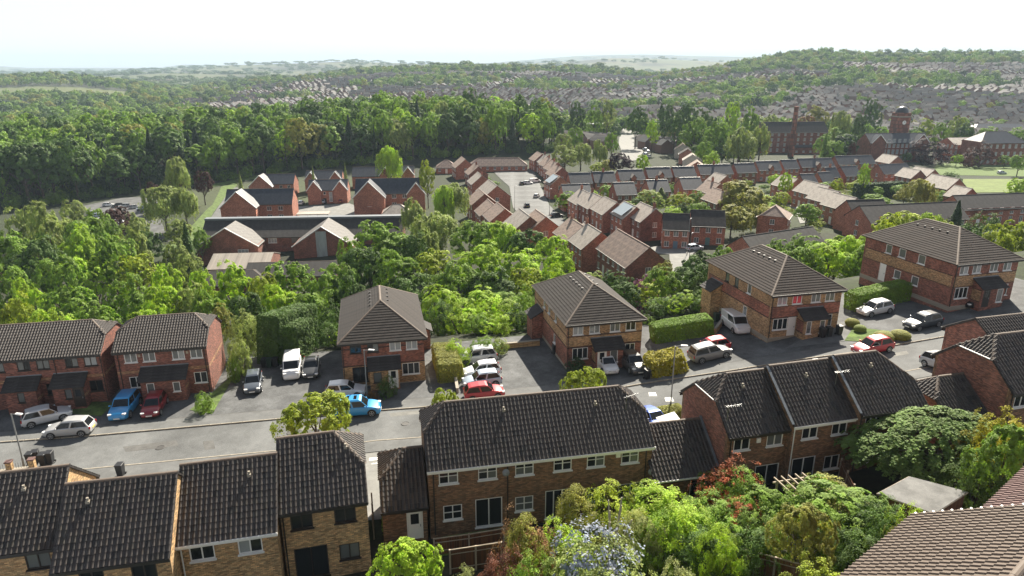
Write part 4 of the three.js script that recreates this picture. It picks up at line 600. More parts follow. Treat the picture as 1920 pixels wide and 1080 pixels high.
// the house at our feet: roof seen from above, eave turned away
{
  const a = atY(1712, 967, 15), b = atY(1580, 1080, 15), L = 11, u = [(b[0] - a[0]) / Math.hypot(b[0] - a[0], b[1] - a[1]), (b[1] - a[1]) / Math.hypot(b[0] - a[0], b[1] - a[1])];
  const mk = (a0, len, Y, mats, label, low) => { // frame: x from the near end to the far verge reversed so that +z points out over the eave
    const n = [u[1], -u[0]], g = new THREE.Group(); // outward = away from us to the left
    const yaw = Math.atan2(u[1], u[0]); g.position.set(a0[0] - n[0] * .3 + (0), Y - 2.6, -(a0[1] - n[1] * .3)); g.rotation.y = yaw; scene.add(g);
    building(g, { w: len, d: 8, ye: 2.83, rise: 2.75, mode: 'tiles', mats, under: mats[0], ridgeEach: true, oe: .3, ov: .1, walls: { front: BR.red }, gutter: false });
    for (let i = 0; i < 12; i++) part('verge_mortar', cached('vm', () => box(.1, .06, .06)), MT.cream ?? MT.white, g).position.set(-.1, 2.68 + i * .335 * .57, .27 - i * .335 * .82);
    return shade(put(g, 'bungalow', label, 'house'));
  };
  mk(a, L, 15, MT.tileTan, 'house with a tan pantile roof seen from above beside the garden shed');
  const c = atY(1840, 958, 14.3); mk(c.map((q, i) => q - u[i] * 6.2), 6, 14.3, MT.tileRed, 'house with a dull red pantile roof behind the tan roof');
}
// ---------------------------------------------------------------- vehicles on the street
car(133, 814, 190, 'hatch', K.silver, 'silver hatchback parked at the kerb facing downhill by the pavement');
car(90, 790, 35, 'hatch', [.5, .52, .55], 'pale silver hatchback seen from behind on the drive of the red terrace');
car(236, 773, -80, 'suv', K.blue2, 'bright blue crossover in front of the white windowed semi');
car(291, 770, -77, 'hatch', K.darkred, 'dark red hatchback beside the bright blue crossover');
car(476, 727, -74, 'hatch', K.navy, 'black hatchback alone on the long asphalt drive');
car(549, 700, -76, 'van', K.white, 'white panel van beside the tall clipped hedge');
car(584, 698, -76, 'saloon', K.black, 'black saloon in the shade beside the white van');
car(648, 742, 7, 'hatch', K.white, 'white hatchback behind the blue crossover at the lamp post');
car(671, 776, 8, 'suv', K.blue2, 'bright blue crossover with a sunroof parked on the pavement edge', { sunroof: true });
car(895, 678, 191, 'suv', K.silver, 'silver crossover backed up to the shrubs beside the clipped hedge');
car(904, 704, 193, 'hatch', K.white, 'small white car behind the pale blue hatchback');
car(904, 722, 193, 'hatch', K.iceblue, 'pale blue hatchback between the white car and the red car');
car(908, 745, 10, 'hatch', K.red, 'red hatchback closest to the long dark roof');
car(1137, 692, -80, 'hatch', K.white, 'white hatchback nosing out beside the dark porch');
car(1186, 692, -78, 'suv', [.05, .052, .055], 'dark crossover with glinting bonnet next to the golden conifer hedge');
car(1331, 672, 13, 'suv', [.2, .2, .2], 'grey crossover on the open forecourt');
car(1333, 660, 193, 'hatch', K.red, 'red car hidden behind the grey crossover');
car(1378, 618, -84, 'van', K.white, 'white panel van beside the buff brick house');
car(1640, 588, 196, 'hatch', [.6, .6, .61], 'silver white hatchback beside the long hedge');
car(1729, 613, 196, 'hatch', [.02, .026, .036], 'dark grey hatchback by the two round clipped shrubs');
car(1635, 660, 194, 'hatch', K.red, 'red hatchback parked on the road below the round shrubs');
car(1832, 573, 195, 'hatch', K.black, 'black hatchback in the shade of the red and buff house');
car(1225, 800, -70, 'hatch', K.royal, 'deep blue car half hidden on the drive beside the long block');
car(1768, 694, -75, 'hatch', K.silver, 'silver car half hidden behind the red gable wall');
// ---------------------------------------------------------------- lamps, bins
lampPost(47, 880, 5.2, -.2, 'grey street lamp beside the wheelie bins', onG(48, 884));
lampPost(689, 748, 5.2, -.2, 'grey street lamp in front of the red and brown house');
lampPost(1256, 778, 6.6, -.1, 'tall grey street lamp by the small hedge between the near terraces');
for (const [x, y, r, m, l] of [[60, 872, .2, 'binBlack', 'black wheelie bin beside the lamp post'], [70, 868, .4, 'binBlack', 'black wheelie bin in the middle of the row by the brick pier'], [84, 873, .1, 'binBlack', 'black wheelie bin with a pale lid glare by the brick pier'], [96, 870, .2, 'binBlack', 'tall black wheelie bin at the end of the row'], [228, 893, .1, 'binBlack', 'single black wheelie bin by the sandy gable'], [496, 690, .1, 'binBlack', 'black wheelie bin under the tall clipped hedge'], [506, 690, .1, 'binGreen', 'green wheelie bin under the tall clipped hedge'], [517, 689, .1, 'binBlack', 'black wheelie bin nearest the white van'], [1213, 712, .3, 'binBlack', 'black wheelie bin on the pavement by the golden hedge'], [1040, 665, .2, 'binBlack', 'black wheelie bin at the side of the buff and red house'], [1511, 634, .2, 'binBlack', 'black wheelie bin beside the white front door'], [1541, 634, .2, 'binBlack', 'black wheelie bin under the porch window'], [1553, 632, .2, 'binBlack', 'black wheelie bin beside the porch corner'], [1572, 629, .2, 'binBlack', 'black wheelie bin at the end of the buff front'], [1352, 602, .2, 'binBlack', 'black wheelie bin beside the round hedge end'], [1342, 604, .2, 'binGreen', 'green wheelie bin beside the round hedge end']]) { const p = onG(x, y); bin(p[0], p[1], r, MT[m], l, 'wheelie bins'); }
// low brick wall with piers and railing by the bins
{
  const g = new THREE.Group(), a = onG(-40, 905), b = onG(66, 892), ry = Math.atan2(b[1] - a[1], b[0] - a[0]), L = Math.hypot(b[0] - a[0], b[1] - a[1]); g.position.set(a[0], ground(...a), -a[1]); g.rotation.y = ry;
  part('wall', box(L, .8, .24, L / 2, .4, 0), BR.sand, g); part('coping', box(L + .04, .07, .32, L / 2, .83, 0), MT.slab, g); for (const x of [L * .6, L]) { part('pier', box(.4, 1.5, .4, x, .75, 0), BR.sand, g); part('pier_cap', box(.5, .1, .5, x, 1.55, 0), MT.tileRed[0], g); }
  for (let i = 0; i < 22; i++) part('railing', cached('rail', () => cyl(.012, .012, .5, 0, .86, 0, 5)), MT.dark, g).position.set(.1 + i * L / 22, 0, 0);
  shade(put(g, 'garden_wall', 'low sandy brick wall with two piers and thin railings beside the bins', 'wall'));
}
// ---------------------------------------------------------------- hedges and shrubs along the street
const G2 = (a, b) => onG(a, b);
hedge(G2(846, 718), G2(832, 672), 2.1, 2.6, 'olive', 'rounded clipped hedge beside the red and brown house', 3, { size: .08 });
hedge(G2(1222, 640), G2(1335, 622), 2.1, 2.4, 'mid', 'long rounded clipped hedge in front of the trees beside the white van', 4, { size: .09 });
hedge(G2(1214, 702), G2(1282, 690), 1.9, 2.6, 'gold', 'golden conifer hedge with feathery top by the lamp post', 5, { size: .12, rough: .12 });
hedge(G2(1592, 582), G2(1725, 552), 2.2, 2.2, 'mid', 'long tall hedge between the two right hand hip roofed houses', 6, { size: .1 });
hedge(G2(500, 686), [G2(500, 686)[0] + 1.9, G2(500, 686)[1] + 9], 5.6, 2.7, 'dark', 'tall clipped conifer hedge running back behind the bins', 7, { size: .12, rough: .05 });
hedge(G2(541, 680), [G2(541, 680)[0] + .8, G2(541, 680)[1] + 4], 4.2, 2.4, 'dark', 'lower clipped conifer beside the tall hedge', 8, { size: .12 });
hedge(G2(1222, 792), G2(1282, 780), 1.1, 1.6, 'olive', 'small low hedge by the tall street lamp', 9, { size: .08 });
for (const [x, y, h, w, lm, l] of [[1657, 638, .95, 38, 'olive', 'round clipped shrub in front of the gravel bed'], [1687, 636, 1.0, 36, 'olive', 'round clipped shrub beside the dark grey hatchback'], [1597, 612, .95, 26, 'olive', 'round clipped shrub by the silver white hatchback'], [1612, 622, .8, 22, 'grey', 'small grey shrub in the gravel bed']]) { const [a, b] = onG(x, y); plant(a, b, ground(a, b), h, w / 2 / FOC * b * 1.06, 'ball', 0, lm, 'clipped_shrub', l, 'shrub', 'round clipped shrubs'); }
tree(381, 733, onG(381, 772)[1], 38, 'fine', 'mid', 'shrub', 'round leafy shrub on the grass by the red brick semi', 'shrub');
tree(697, 728, onG(697, 748)[1], 22, 'fine', 'rust', 'shrub', 'small orange yellow shrub at the foot of the lamp post', 'shrub');
tree(1080, 668, onG(1080, 706)[1], 46, 'fine', 'deep', 'shrub', 'dark low shrub at the corner of the buff and red house', 'shrub');
for (const [x, y, f, w, lm, l] of [[858, 632, 68, 56, 'bright', 'bright shrub beside the silver crossover'], [905, 628, 69.5, 50, 'mid', 'spreading shrub behind the silver crossover'], [935, 630, 70.5, 34, 'grey', 'grey green shrub on the low wall'], [445, 632, 65, 42, 'grey', 'pale tall shrub at the gable of the red brick semi'], [432, 660, 64, 26, 'mid', 'leafy shrub at the corner of the red brick semi'], [455, 573, 72, 78, 'grey', 'pale rounded tree behind the red brick semi'], [725, 700, 60.5, 34, 'dark', 'dark shrub by the porch of the red and brown house'], [1215, 590, 78, 30, 'mid', 'small shrub at the end of the round hedge']]) tree(x, y, f, w, 'fine', lm, 'shrub', l, 'shrub', 'shrubs along the street');
// roadside trees between road and near terraces
tree(585, 733, 47.5, 150, 'fineTree', 'yellow', 'street_tree', 'bright yellow green tree in front of the end terrace roof', 'tree');
tree(842, 724, 50, 78, 'fineTree', 'yellow', 'street_tree', 'small yellow green tree behind the long roof near the red car', 'tree');
tree(1098, 682, 53.5, 90, 'fineTree', 'yellow', 'street_tree', 'yellow green tree behind the long roof near the white hatchback', 'tree');

// ---------------------------------------------------------------- gardens at our feet
const TG_ = (px, py, f, w, ...a) => tree(px, py, f, w * 1.22, ...a);
TG_(760, 1012, 28.5, 135, 'fineTree', 'bright', 'garden_tree', 'bright green leafy tree below the passage between the near houses', 'tree');
TG_(940, 1020, 28, 88, 'fine', 'red', 'garden_shrub', 'dark red leaved shrub by the fence', 'shrub');
TG_(1050, 975, 31, 100, 'fine', 'bright', 'garden_shrub', 'bright green shrub between the bronze shrub and the blue flowers', 'shrub');
{ const g = TG_(1120, 1000, 28, 185, 'fine', 'grey', 'ceanothus', 'large shrub covered in pale blue flowers', 'shrub'), b = part('blossom', bushCrown(64, 4000, { size: .017, lobes: 24, spiky: .5 }), LM.ceanothus, g); b.scale.copy(g.children[0].scale).multiplyScalar(1.03); shade(g); }
TG_(1085, 912, 34, 95, 'fine', 'olive', 'garden_shrub', 'feathery yellow green bamboo by the french doors', 'shrub');
TG_(1165, 905, 35, 120, 'fine', 'yellow', 'garden_shrub', 'golden green conifer hedge bush in front of the long block', 'shrub');
TG_(1250, 912, 35, 150, 'fine', 'bright', 'garden_shrub', 'broad fresh green conifer bush below the wide garage', 'shrub');
TG_(1205, 950, 31.5, 80, 'fine', 'pale', 'garden_shrub', 'pale variegated shrub with bare pruned branches', 'shrub');
TG_(1290, 955, 31.5, 130, 'fine', 'bright', 'garden_shrub', 'green leafy bush above the brown fence', 'shrub');
TG_(1240, 960, 31, 90, 'fine', 'mid', 'garden_shrub', 'leafy bush beside the variegated shrub', 'shrub');
const tipped = (g, lm, n, seed) => { const b = part('new_growth', bushCrown(seed, n, { size: .015, lobes: 26, spiky: .5 }), LM[lm], g); b.scale.copy(g.children[0].scale).multiplyScalar(1.03); shade(g); };
tipped(TG_(1372, 865, 36.5, 105, 'fine', 'mid', 'garden_shrub', 'red and orange tipped photinia in front of the garage eave', 'shrub'), 'tips', 9000, 62);
tipped(TG_(990, 966, 30, 100, 'fine', 'olive', 'garden_shrub', 'bronze tipped rounded shrub behind the red shrub', 'shrub'), 'bronze', 9000, 66);
tipped(TG_(1395, 935, 33.5, 90, 'fine', 'mid', 'garden_shrub', 'low copper red shrub under the photinia', 'shrub'), 'tips', 6000, 63);
TG_(1430, 914, 34.5, 110, 'fineTree', 'mid', 'garden_tree', 'tall climbing leafy tree beside the pergola', 'tree');
TG_(1380, 945, 32.5, 130, 'fine', 'mid', 'garden_shrub', 'dense green hedge bush shading the patio', 'shrub');
TG_(1565, 902, 35.5, 130, 'fine', 'olive', 'garden_shrub', 'yellowish leafy bush by the stepped terrace', 'shrub');
TG_(1580, 918, 33, 180, 'fineTree', 'mid', 'garden_tree', 'broad ivy covered mass of leaves by the shed', 'tree');
TG_(1650, 930, 31, 110, 'fine', 'dark', 'garden_shrub', 'dark leafy bush below the shed roof', 'shrub');
TG_(1715, 940, 30, 70, 'fine', 'bright', 'garden_shrub', 'bright bush at the corner of the shed', 'shrub');
TG_(1690, 965, 29, 50, 'fine', 'olive', 'garden_shrub', 'yellow green bush against the tan roof', 'shrub');
TG_(1515, 945, 29.5, 118, 'fineTree', 'olive', 'garden_tree', 'round grey olive tree standing in the patio', 'tree');
TG_(1350, 985, 29.5, 80, 'fine', 'bright', 'garden_shrub', 'white flowering lilac over the fence', 'shrub');
TG_(1275, 1050, 26.5, 90, 'fine', 'pale', 'garden_shrub', 'pale variegated bush below the fence', 'shrub');
TG_(1560, 1036, 26, 130, 'fine', 'yellow', 'garden_shrub', 'lime green bush beside the tan roof', 'shrub');
TG_(1895, 752, 37, 110, 'fine', 'gold', 'garden_shrub', 'laburnum with yellow flowers against the house', 'shrub');
TG_(1900, 800, 34, 110, 'fineTree', 'mid', 'garden_tree', 'leafy tree under the laburnum', 'tree');

for (const [x, y, f, w, lm, l] of [[1010, 1030, 27, 110, 'mid', 'leafy filler bush below the bronze shrub'], [1180, 960, 32.5, 110, 'olive', 'feathery bush behind the blue flowering shrub'], [1330, 925, 34.5, 110, 'mid', 'dense bush between the photinia and the golden conifers'], [1310, 990, 30.5, 120, 'dark', 'shaded bush hanging over the fence'], [1440, 960, 32, 100, 'mid', 'leafy bush beside the pergola'], [1400, 985, 31, 110, 'dark', 'dark hedge bush behind the patio'], [1620, 960, 30.5, 120, 'mid', 'bush spilling over below the shed'], [1640, 1000, 28.5, 110, 'dark', 'dark bush in the shade beside the tan roof'], [1585, 985, 30, 100, 'dark', 'dark bush behind the olive tree'], [870, 1062, 26.5, 70, 'pale', 'pale bush below the red shrub fence'], [1500, 928, 34.5, 90, 'mid', 'climber covered bush at the patio doors of the stepped terrace'], [1855, 830, 35, 110, 'cypress', 'conifer bush at the uphill side of the juniper']]) tree(x, y, f, w * 1.1, 'fine', lm, 'garden_shrub', l, 'shrub');
// ---------------------------------------------------------------- houses in the valley
const GV = glassNet, foot = [];
// ridge from pixel P (solved for the ground plus the height H) running yaw degrees for L metres; W = span; o.eave, o.rise
function ridgeHouse(px, py, yaw, L, W, o, name, label, group) {
  const eave = o.eave ?? 5, rise = o.rise ?? W * .36, H = eave + rise, [x, f] = onG(px, py, H), a = yaw * Math.PI / 180, g = new THREE.Group(), gy = ground(x, f);
  g.position.set(x + Math.sin(a) * W / 2, gy, -(f - Math.cos(a) * W / 2)); g.rotation.y = a; scene.add(g); for (let k = 0; k <= 4; k++) foot.push([x + Math.cos(a) * L * k / 4, f + Math.sin(a) * L * k / 4]);
  const win = [], nx = o.nx ?? Math.max(2, Math.round(L / 2.6)), floors = o.floors ?? 2, sides = o.sides ?? ['front'], wh = o.wh ?? 1.25, ww = o.ww ?? 1.1, fh = (eave - .1) / floors;
  for (const sd of sides) for (let j = 0; j < floors; j++) { const span = sd === 'front' || sd === 'back' ? L : W, n = sd === 'front' || sd === 'back' ? nx : o.ng ?? 1; for (let i = 0; i < n; i++) { if (j === 0 && sd === sides[0] && i === (o.door ?? 1) % n && !o.noDoor) continue; win.push([sd, span * (i + .5) / n - ww / 2, j * fh + .85, ww, wh, 2, 1, MT.white, GV]); } }
  const doors = o.noDoor ? [] : [[sides[0], (sides[0] === 'front' || sides[0] === 'back' ? L : W) * (((o.door ?? 1) % nx) + .5) / nx - .45, .05, .9, 2.05, o.doorMat ?? MT.white]];
  const roof = building(g, { w: L, d: W, ye: eave, rise, mode: 'plain', mats: [o.roof ?? MT.roofPink], walls: { front: o.wall ?? BR.far }, win, doors, oe: .3, ov: .15, kL: o.kL, kR: o.kR, gutterMat: MT.dark, ridgeMat: o.ridgeMat ?? o.roof ?? MT.roofPink });
  for (const c of o.chim ?? []) chimney(roof, L * c, eave + rise - .35, -W / 2, .7, 1.5, .5, o.wall ?? BR.far);
  if (o.verge) for (const s of [0, 1]) if (o.verge !== 'R' || s) for (const q of [0, 1]) part('verge_board', bar(V(s ? L + .17 : -.17, eave - .2, q ? -W - .3 : .3), V(s ? L + .17 : -.17, eave + rise, -W / 2), .13, 4), MT.white, roof);
  if (o.solar) part('solar_panel', prism([V(L * .12, eave + rise * .12, -W - .05), V(L * .12, eave + rise * .9, -W / 2 - .42), V(L * .85, eave + rise * .9, -W / 2 - .42), V(L * .85, eave + rise * .12, -W - .05)].map((p) => p.add(V(0, .16, 0))).reverse(), .05), cached('solarm', () => mat([.32, .38, .42], .2)), roof);
  o.more?.(g, roof, L, W, eave, rise);
  return shade(put(g, name, label, 'house', group));
}
// terraces round the close: receding ridges [near apex, length, span], sunny slopes to the left
const recede = [[872.6, 298.7, 10, 8.4, 'P'], [897, 312, 9, 7.6, 'P', [.5]], [904.6, 328.6, 9, 7.6, 'A', [.1]], [932.4, 348, 13, 8.4, 'A'], [909, 363, 9, 7.6, 'P'], [926, 382.8, 8, 7.2, 'P'], [947, 391, 9, 7.6, 'P'], [994, 405.7, 10, 8, 'A'], [1024, 406, 9, 7.6, 'P'],
  [1017, 288.4, 9, 7.2, 'P'], [1026.7, 292, 8, 7, 'A', [.5]], [1035, 298, 8, 7, 'P', [.5]], [1044.8, 305, 8, 7, 'P', [.5]], [1053.9, 314.3, 9, 7.6, 'P', [.5]], [1050.6, 331, 8, 7, 'P', 0, 1],
  [1107.7, 363, 9, 7.4, 'A', [.85]], [1129, 369.4, 9, 7.4, 'A', [.85]], [1157, 379, 9, 7.4, 'A'], [1193.7, 387.5, 8, 7, 'A', 0, 1], [1230, 391, 9, 7.4, 'A', [.1]],
  [1094, 423, 9, 7.6, 'P', [.85]], [1127.5, 435, 10, 8, 'A', [.85]], [1218, 463, 15, 8.6, 'B'],
  [1363, 329, 8, 7.2, 'A'], [1351, 344, 8, 7.2, 'P', [.6]], [1369, 361, 9, 7.2, 'P', [.4]], [1496, 335, 9, 7.2, 'A'], [1556, 348.5, 12, 7.4, 'A'], [1574, 359, 9, 7.4, 'A'], [1606.7, 370.7, 9, 7.4, 'A'], [1684, 292.5, 9, 7.6, 'A'], [1726, 319, 8, 7, 'A'], [1753, 317.5, 9, 7.4, 'A'], [1799, 335, 11, 8, 'A'], [1823, 353, 6, 7, 'A']];
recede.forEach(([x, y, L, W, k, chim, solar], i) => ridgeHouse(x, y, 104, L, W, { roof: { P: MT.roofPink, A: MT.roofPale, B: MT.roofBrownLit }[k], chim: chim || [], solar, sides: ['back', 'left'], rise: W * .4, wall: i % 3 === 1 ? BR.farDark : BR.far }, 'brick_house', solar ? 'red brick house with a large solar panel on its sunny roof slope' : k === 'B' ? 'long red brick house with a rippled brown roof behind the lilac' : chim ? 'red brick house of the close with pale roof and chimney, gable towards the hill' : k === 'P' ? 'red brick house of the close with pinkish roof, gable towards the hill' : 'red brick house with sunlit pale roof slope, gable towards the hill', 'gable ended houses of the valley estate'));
// terraces whose slate slopes face us [ridge left px, ridge right px, span]
const along = [[1066, 324, 1108, 7.5], [1111, 322, 1152, 7.5], [1158, 318, 1206, 7.5], [1210.6, 313.7, 1257, 7.5], [1260, 312.5, 1302, 7.5], [1307.5, 308.7, 1372, 7.5], [1376, 306, 1415, 7.5], [1417, 302, 1462, 7.5], [1464, 299.5, 1494, 7.5], [1496, 297, 1563, 7.5], [1565, 292, 1640, 7.5], [1053, 345.5, 1106, 8.2], [1150, 342, 1189, 8], [1212, 337, 1252, 8], [1274, 333, 1314, 8], [1500, 326, 1528, 7.5], [1533, 322.6, 1559, 7.5], [1546, 313.7, 1569.6, 7], [1576, 311.5, 1609, 7.5], [1647, 308, 1710, 7.5]];
along.forEach(([x, y, x2, W], i) => { const [X, f] = onG(x, y, 8), d = f * Math.cos(PITCH) + (CAM_Y - ground(X, f) - 8) * Math.sin(PITCH), L = (x2 - x) / FOC * d * 1.0; ridgeHouse(x, y, i < 15 ? 9 : 14, L, W, { roof: MT.roofSlate, rise: 3.1, sides: ['front', 'left'], ng: 1, chim: i % 4 === 1 ? [.5] : [], wall: i % 3 ? BR.far : BR.farDark, more: [2, 3, 7, 9, 10].includes(i) ? (g, roof, L2, W2, e, r) => { part('dormer', merge([panel([[0, 0], [1.8, 0], [1.8, 1.2], [.9, 2.3], [0, 1.2]], [], 2.2).translate(L2 * .45, e - .6, .3)]), BR.far, roof); for (const s of [0, 1]) part('dormer_roof', prism(s ? [V(.9, 2.4, .5), V(-.15, 1.1, .5), V(-.15, 1.1, -2.2), V(.9, 2.4, -2.6)] : [V(.9, 2.4, .5), V(.9, 2.4, -2.6), V(1.95, 1.1, -2.2), V(1.95, 1.1, .5)].reverse(), .1).translate(L2 * .45, e - .6, .1), s ? MT.roofPale : MT.roofSlate, roof); } : null }, 'slate_terrace', [2, 3, 7, 9, 10].includes(i) ? 'brick terrace with dark slate roof and a small gabled dormer' : i < 11 ? 'brick terrace with dark slate roof in the long row across the valley' : i < 15 ? 'brick house with dark slate slope behind the pale gabled houses' : 'slate roofed house among the right hand gables', 'slate roofed terraces'); });
ridgeHouse(1244, 399, -10, 5.9, 7.4, { roof: MT.roofDark, sides: ['front', 'left'], nx: 3, door: 1, doorMat: mat([.12, .2, .27], .5), rise: 2.9 }, 'brick_house', 'corner brick house with grey blue door below the pale roofs', null);
ridgeHouse(1296, 393, -8, 7.6, 7.4, { roof: MT.roofDark, sides: ['front', 'right'], nx: 3, door: 1, doorMat: mat([.1, .22, .22], .5), rise: 2.9 }, 'brick_house', 'brick house with teal door beside the willow', null);
ridgeHouse(1451, 389, 62, 7, 7, { roof: MT.roofPink, sides: ['front', 'left'], kL: .2, kR: .2 }, 'brick_house', 'hipped brick house with pinkish roof beside the willow', null);
ridgeHouse(1392, 443, 27, 20, 8, { roof: MT.roofDark, sides: ['front'], rise: 2.8, eave: 3.6, floors: 1 }, 'long_house', 'long dark roofed building behind the trees with small roof windows', null);
ridgeHouse(1588, 375, 8, 10, 8.5, { roof: MT.roofDark, sides: ['front'], rise: 3.2 }, 'long_house', 'dark roofed brick block with a high gable wall', null);
ridgeHouse(1612, 385, 11, 27, 9.5, { roof: MT.roofDark, sides: ['front', 'left'], rise: 3.2, eave: 5, nx: 8, more: (g, roof, L, W, e, r) => { part('dormer', panel([[0, 0], [1.6, 0], [1.6, 1.6], [.8, 2.6], [0, 1.6]], [], 1.6).translate(2.4, e - 1.4, .35), BR.farDark, roof); } }, 'long_house', 'long dark roofed brick block with white bargeboard dormer behind the yellow green trees', null);
ridgeHouse(1787, 366, 10, 30, 9, { roof: MT.roofDark, sides: ['front'], rise: 3, eave: 5, floors: 2, nx: 9, wh: 1.8 }, 'long_house', 'long dark roofed block with tall windows behind the conifers', null);
// long low bungalows below the wood
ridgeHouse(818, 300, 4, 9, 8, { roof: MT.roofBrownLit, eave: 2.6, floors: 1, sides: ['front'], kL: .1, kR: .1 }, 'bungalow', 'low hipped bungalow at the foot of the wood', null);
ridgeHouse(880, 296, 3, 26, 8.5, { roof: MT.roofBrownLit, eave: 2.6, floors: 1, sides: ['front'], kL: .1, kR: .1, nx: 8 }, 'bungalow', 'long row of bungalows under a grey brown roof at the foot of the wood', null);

// ---------------------------------------------------------------- new estate on the left: slate roofs, white bargeboards
function wing(g, x, z, w, len, eave, rise, wall, roofM) { // a gabled wing pointing at us from the long house: ridge along z
  const q = new THREE.Matrix4().makeTranslation(x, 0, z);
  part('wing_wall', merge([panel([[0, -2], [w, -2], [w, eave], [w / 2, eave + rise], [0, eave]], [], .24), box(.24, eave + 2, len, .12, eave / 2 - 1, -len / 2 - .24), box(.24, eave + 2, len, w - .12, eave / 2 - 1, -len / 2 - .24)]).applyMatrix4(q), wall, g);
  const r = part('wing_roof', merge([prism([V(w + .35, eave - .3, .3), V(w + .35, eave - .3, -len - 2), V(w / 2, eave + rise + .1, -len - 2), V(w / 2, eave + rise + .1, .3)], .14), prism([V(-.35, eave - .3, -len - 2), V(-.35, eave - .3, .3), V(w / 2, eave + rise + .1, .3), V(w / 2, eave + rise + .1, -len - 2)], .14)]).applyMatrix4(q), roofM, g);
  for (const s of [0, 1]) part('verge_board', bar(V(s ? w + .38 : -.38, eave - .36, .34), V(w / 2, eave + rise + .1, .34), .14, 4).applyMatrix4(q), MT.white, r);
  return q;
}
const NE = 'new estate houses with white bargeboards';
{ const g0 = (px, py, H, yaw) => { const [x, f] = onG(px, py, H), g = grp(x, f, yaw * Math.PI / 180); scene.add(g); return g; };
  // three storey block with gabled wing
  let g = g0(421, 384, 7.6, 6); building(g, { w: 20, d: 9, ye: 7.8, rise: 3.8, mode: 'plain', mats: [MT.roofSlate], walls: { front: BR.far }, win: [[12.4, 5.6], [15.8, 5.6], [12.4, 3], [15.8, 3], [12.4, .6], [15.8, .6]].map(([x, y]) => ['front', x, y, 1.4, 1.25, 2, 1]), oe: .3 }); let q = wing(g, 0, 4.5, 10.2, 4.2, 7.6, 4.6, BR.far, MT.roofSlate); windowAt(g, q, 4.6, 5.0, 1.3, 1.2, 2, 1, MT.white, GV); shade(put(g, 'apartment_block', 'three storey red brick block with slate roof and a broad gabled wing', 'building', NE));
  g = g0(666, 366, 6.6, 6); building(g, { w: 20.5, d: 9, ye: 7.2, rise: 4, mode: 'plain', mats: [MT.roofSlate], walls: { front: BR.far }, win: [[11.6, 5.4], [15, 5.4], [11.6, 2.8], [15, 2.8], [15, .6]].map(([x, y]) => ['front', x, y, 1.4, 1.25, 2, 1]), oe: .3 }); q = wing(g, 0, 5, 9.6, 4.6, 6.8, 4.8, BR.far, MT.roofSlate); windowAt(g, q, 4.2, 3.8, 1.3, 1.2, 2, 1, MT.white, GV); wing(g, 16.6, 1.2, 5.6, 2, 7, 3.4, BR.far, MT.roofSlate); shade(put(g, 'apartment_block', 'three storey red brick block with two gabled wings above the car ports', 'building', NE));
  const row = (px, py, w, n, label) => { const r = g0(px, py, 5.2, 6), win = [], doors = []; for (let i = 0; i < n; i++) { const x = w * (i + .5) / n; win.push(['front', x - 1.5, 3.4, .8, 1.0, 1, 1], ['front', x + .4, .9, 1.15, 3.4, 1, 2, MT.white, glassBlind]); doors.push(['front', x - 1.6, .05, .95, 2.05, MT.dark]); } building(r, { w, d: 8, ye: 5.2, rise: 3, mode: 'plain', mats: [MT.roofSlate], walls: { front: BR.far }, win, doors }); wing(r, 0, .9, 4.6, 1.2, 5.3, 2.9, BR.far, MT.roofSlate); wing(r, w - 4.6, .9, 4.6, 1.2, 5.3, 2.9, BR.far, MT.roofSlate); return shade(put(r, 'new_terrace', label, 'house', NE)); };
  row(577, 356, 13.6, 3, 'red brick terrace with tall white glazed panels and two white edged gables'); row(572, 337, 14, 2, 'red brick terrace with two white edged gables behind the parking court'); row(712, 328, 13.5, 2, 'red brick terrace with two white edged gables below the weeping tree');
  g = g0(660, 330, 5.2, 5); building(g, { w: 12, d: 8, ye: 5.2, rise: 3, mode: 'plain', mats: [MT.roofSlate], walls: { front: BR.far }, win: [] }); shade(put(g, 'new_terrace', 'plain slate roofed terrace between the gabled rows', 'house', NE));
  g = g0(488, 344, 5.2, 4); building(g, { w: 12.4, d: 8, ye: 5.2, rise: 3, mode: 'plain', mats: [MT.roofSlate], walls: { front: BR.far }, win: [[7, 3.3], [10, 3.3], [7.5, .9], [10, .9]].map(([x, y]) => ['front', x, y, 1.2, 1.1, 2, 1]) }); wing(g, -3.5, 3, 8.5, 4, 4.6, 4, BR.far, MT.roofSlate); shade(put(g, 'new_terrace', 'red brick pair with a pale gabled wing beside the grass', 'house', NE));
  g = g0(715, 396, 3.4, 6); building(g, { w: 9, d: 7, ye: 2.5, rise: 2.4, mode: 'plain', mats: [MT.roofPale], walls: { front: BR.far }, kL: .05, kR: .05 }); shade(put(g, 'car_port', 'small pyramid roofed building beside the three storey block', 'building'));
  g = g0(555, 402, 2.6, 6); part('roof', box(10, .25, 4.5, 5, 2.5, -2), MT.roofPale, g); for (const x of [.3, 3.4, 6.6, 9.7]) part('post', box(.2, 2.5, .2, x, 1.25, 0), MT.white, g); shade(put(g, 'car_port', 'flat white roofed car port in the parking court', 'building'));
}
